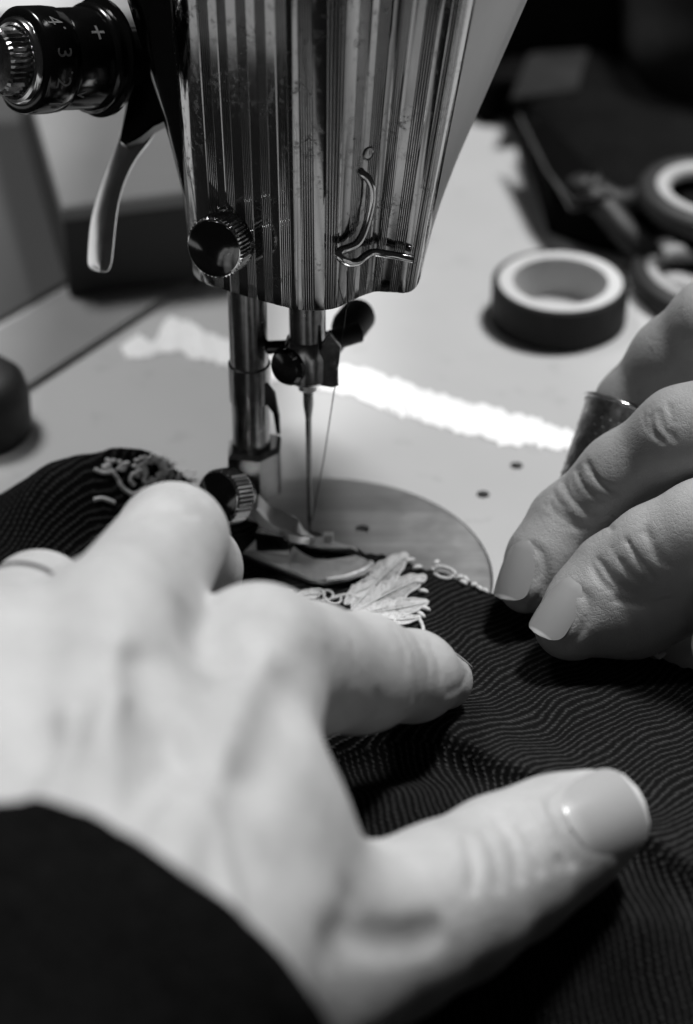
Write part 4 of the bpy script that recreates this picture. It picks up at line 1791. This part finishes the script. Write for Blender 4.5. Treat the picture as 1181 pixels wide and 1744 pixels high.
def wrinkle(c_):
    R_.crease(c_, 0.42 + 0.15 * wr_.random(), 0.28 + 0.22 * wr_.random(), 5)
    for _ in range(3):
        ox, oy = wr_.uniform(-14, 14), wr_.uniform(-10, 10)
        k_ = [(a + ox + wr_.uniform(-5, 5), b + oy + wr_.uniform(-4, 4)) for a, b in c_]
        R_.crease(k_[:max(2, len(k_) - wr_.randint(0, 2))], 0.34, 0.10 + 0.14 * wr_.random(), 4)


# knuckle wrinkles of the nearest two fingers
for c_ in ([(942, 838), (955, 862), (985, 888), (1040, 900)], [(960, 820), (975, 850), (1005, 872), (1050, 880)], [(938, 858), (955, 885), (990, 905)], [(982, 800), (1000, 832), (1030, 852)], [(1000, 788), (1022, 820), (1050, 838)], [(948, 872), (975, 893), (1000, 898), (1030, 893), (1045, 905)]):
    wrinkle(c_)
for c_ in ([(1108, 710), (1112, 735), (1130, 752)], [(1120, 700), (1130, 730), (1150, 748)], [(1138, 690), (1148, 718)]):
    wrinkle(c_)
for c_ in ([(1020, 955), (1035, 975), (1062, 1000), (1090, 1012)], [(1044, 935), (1065, 965), (1095, 995), (1130, 1005)], [(1068, 920), (1090, 955), (1115, 985)], [(1100, 905), (1118, 945), (1140, 965)], [(1010, 965), (1020, 985), (1045, 1005)], [(1060, 1005), (1100, 1010), (1150, 1002)], [(1050, 1020), (1090, 1028), (1140, 1022)]):
    wrinkle(c_)
R_.crease([(905, 928), (924, 945), (931, 975), (926, 1008), (905, 1036)], 0.7, 0.55)
R_.crease([(984, 1002), (1001, 1020), (1003, 1048), (985, 1085), (962, 1106)], 0.7, 0.55)
rv_, rq_ = RHn.mesh(0.45)
rhand = linkm('hand', np_mesh('hand', rv_, rq_), M['skin'])
tag(rhand, 'right hand at the right edge pressing the knit, wearing a thimble', 'hand')


def finger_nail(j0, j1, side, w_, L, R, c_at, lift, back=0.0):
    p0, p1 = U(*j0), U(*j1)
    a = unit(p1 - p0)
    n_ = unit(TOCAM * side[0] - RGT * side[1] + UPV * side[2])
    n_ = unit(n_ - a * (n_ @ a))
    nail(rhand, p1 + n_ * lift + a * c_at, a, n_, w_, L, R, 0.0, 0.0, 0.6, RHn, 0.42)


finger_nail((925, 950, 407), (898, 996, 405), (0.66, 0.60, 0.40), 9.6, 11.8, 5.35, -0.1, 5.5)
finger_nail((1000, 1030, 395), (964, 1066, 393.5), (0.70, 0.56, 0.40), 10.0, 12.0, 5.6, -0.1, 5.8)

# thimble
t0, t1 = U(1066, 704, 425), U(988, 876, 423)
tax = unit(t1 - t0)
TL = np.linalg.norm(t1 - t0)
t = MB().lathe(t0, tax, [(0.2, 7.3), (-0.5, 7.7), (-0.7, 8.3), (-0.3, 8.75), (0.5, 8.7), (0.9, 8.2), (TL * 0.5, 7.2), (TL - 2, 6.1), (TL - 0.4, 5.2), (TL + 0.3, 3.0), (TL + 0.4, 0.02)], 64)
t.f = t.f[:-2] + [t.f[-1]]
thim = t.build('thimble', M['thimble'], None, True, 50)
a_, b_, c_ = frame(tax)
MB().tube([t0 + tax * 0.0 + (b_ * math.cos(x) + c_ * math.sin(x)) * 8.6 for x in np.linspace(0, 2 * math.pi, 60)], 0.45, 8).build('thimble_rim', M['steel'], thim, True, None)
mb = MB()
for j in range(9):
    l = 4 + j * (TL - 7) / 9
    rr = 8.2 + (6.1 - 8.2) * l / (TL - 2)
    a, b, c = frame(tax)
    for i in range(26):
        an_ = 2 * math.pi * (i + 0.5 * (j % 2)) / 26
        e = b * math.cos(an_) + c * math.sin(an_)
        p = t0 + tax * l + e * (rr + 0.02)
        mb.lathe(p, e, [(-0.2, 0.42), (0.10, 0.40), (0.16, 0.22)], 6)
st_ = mb.build('thimble_knurling', M['thimble'], thim, True, 50)
st_['kind'] = 'stuff'
tag(thim, 'dark worn metal thimble with bright rim on the farther finger', 'thimble')
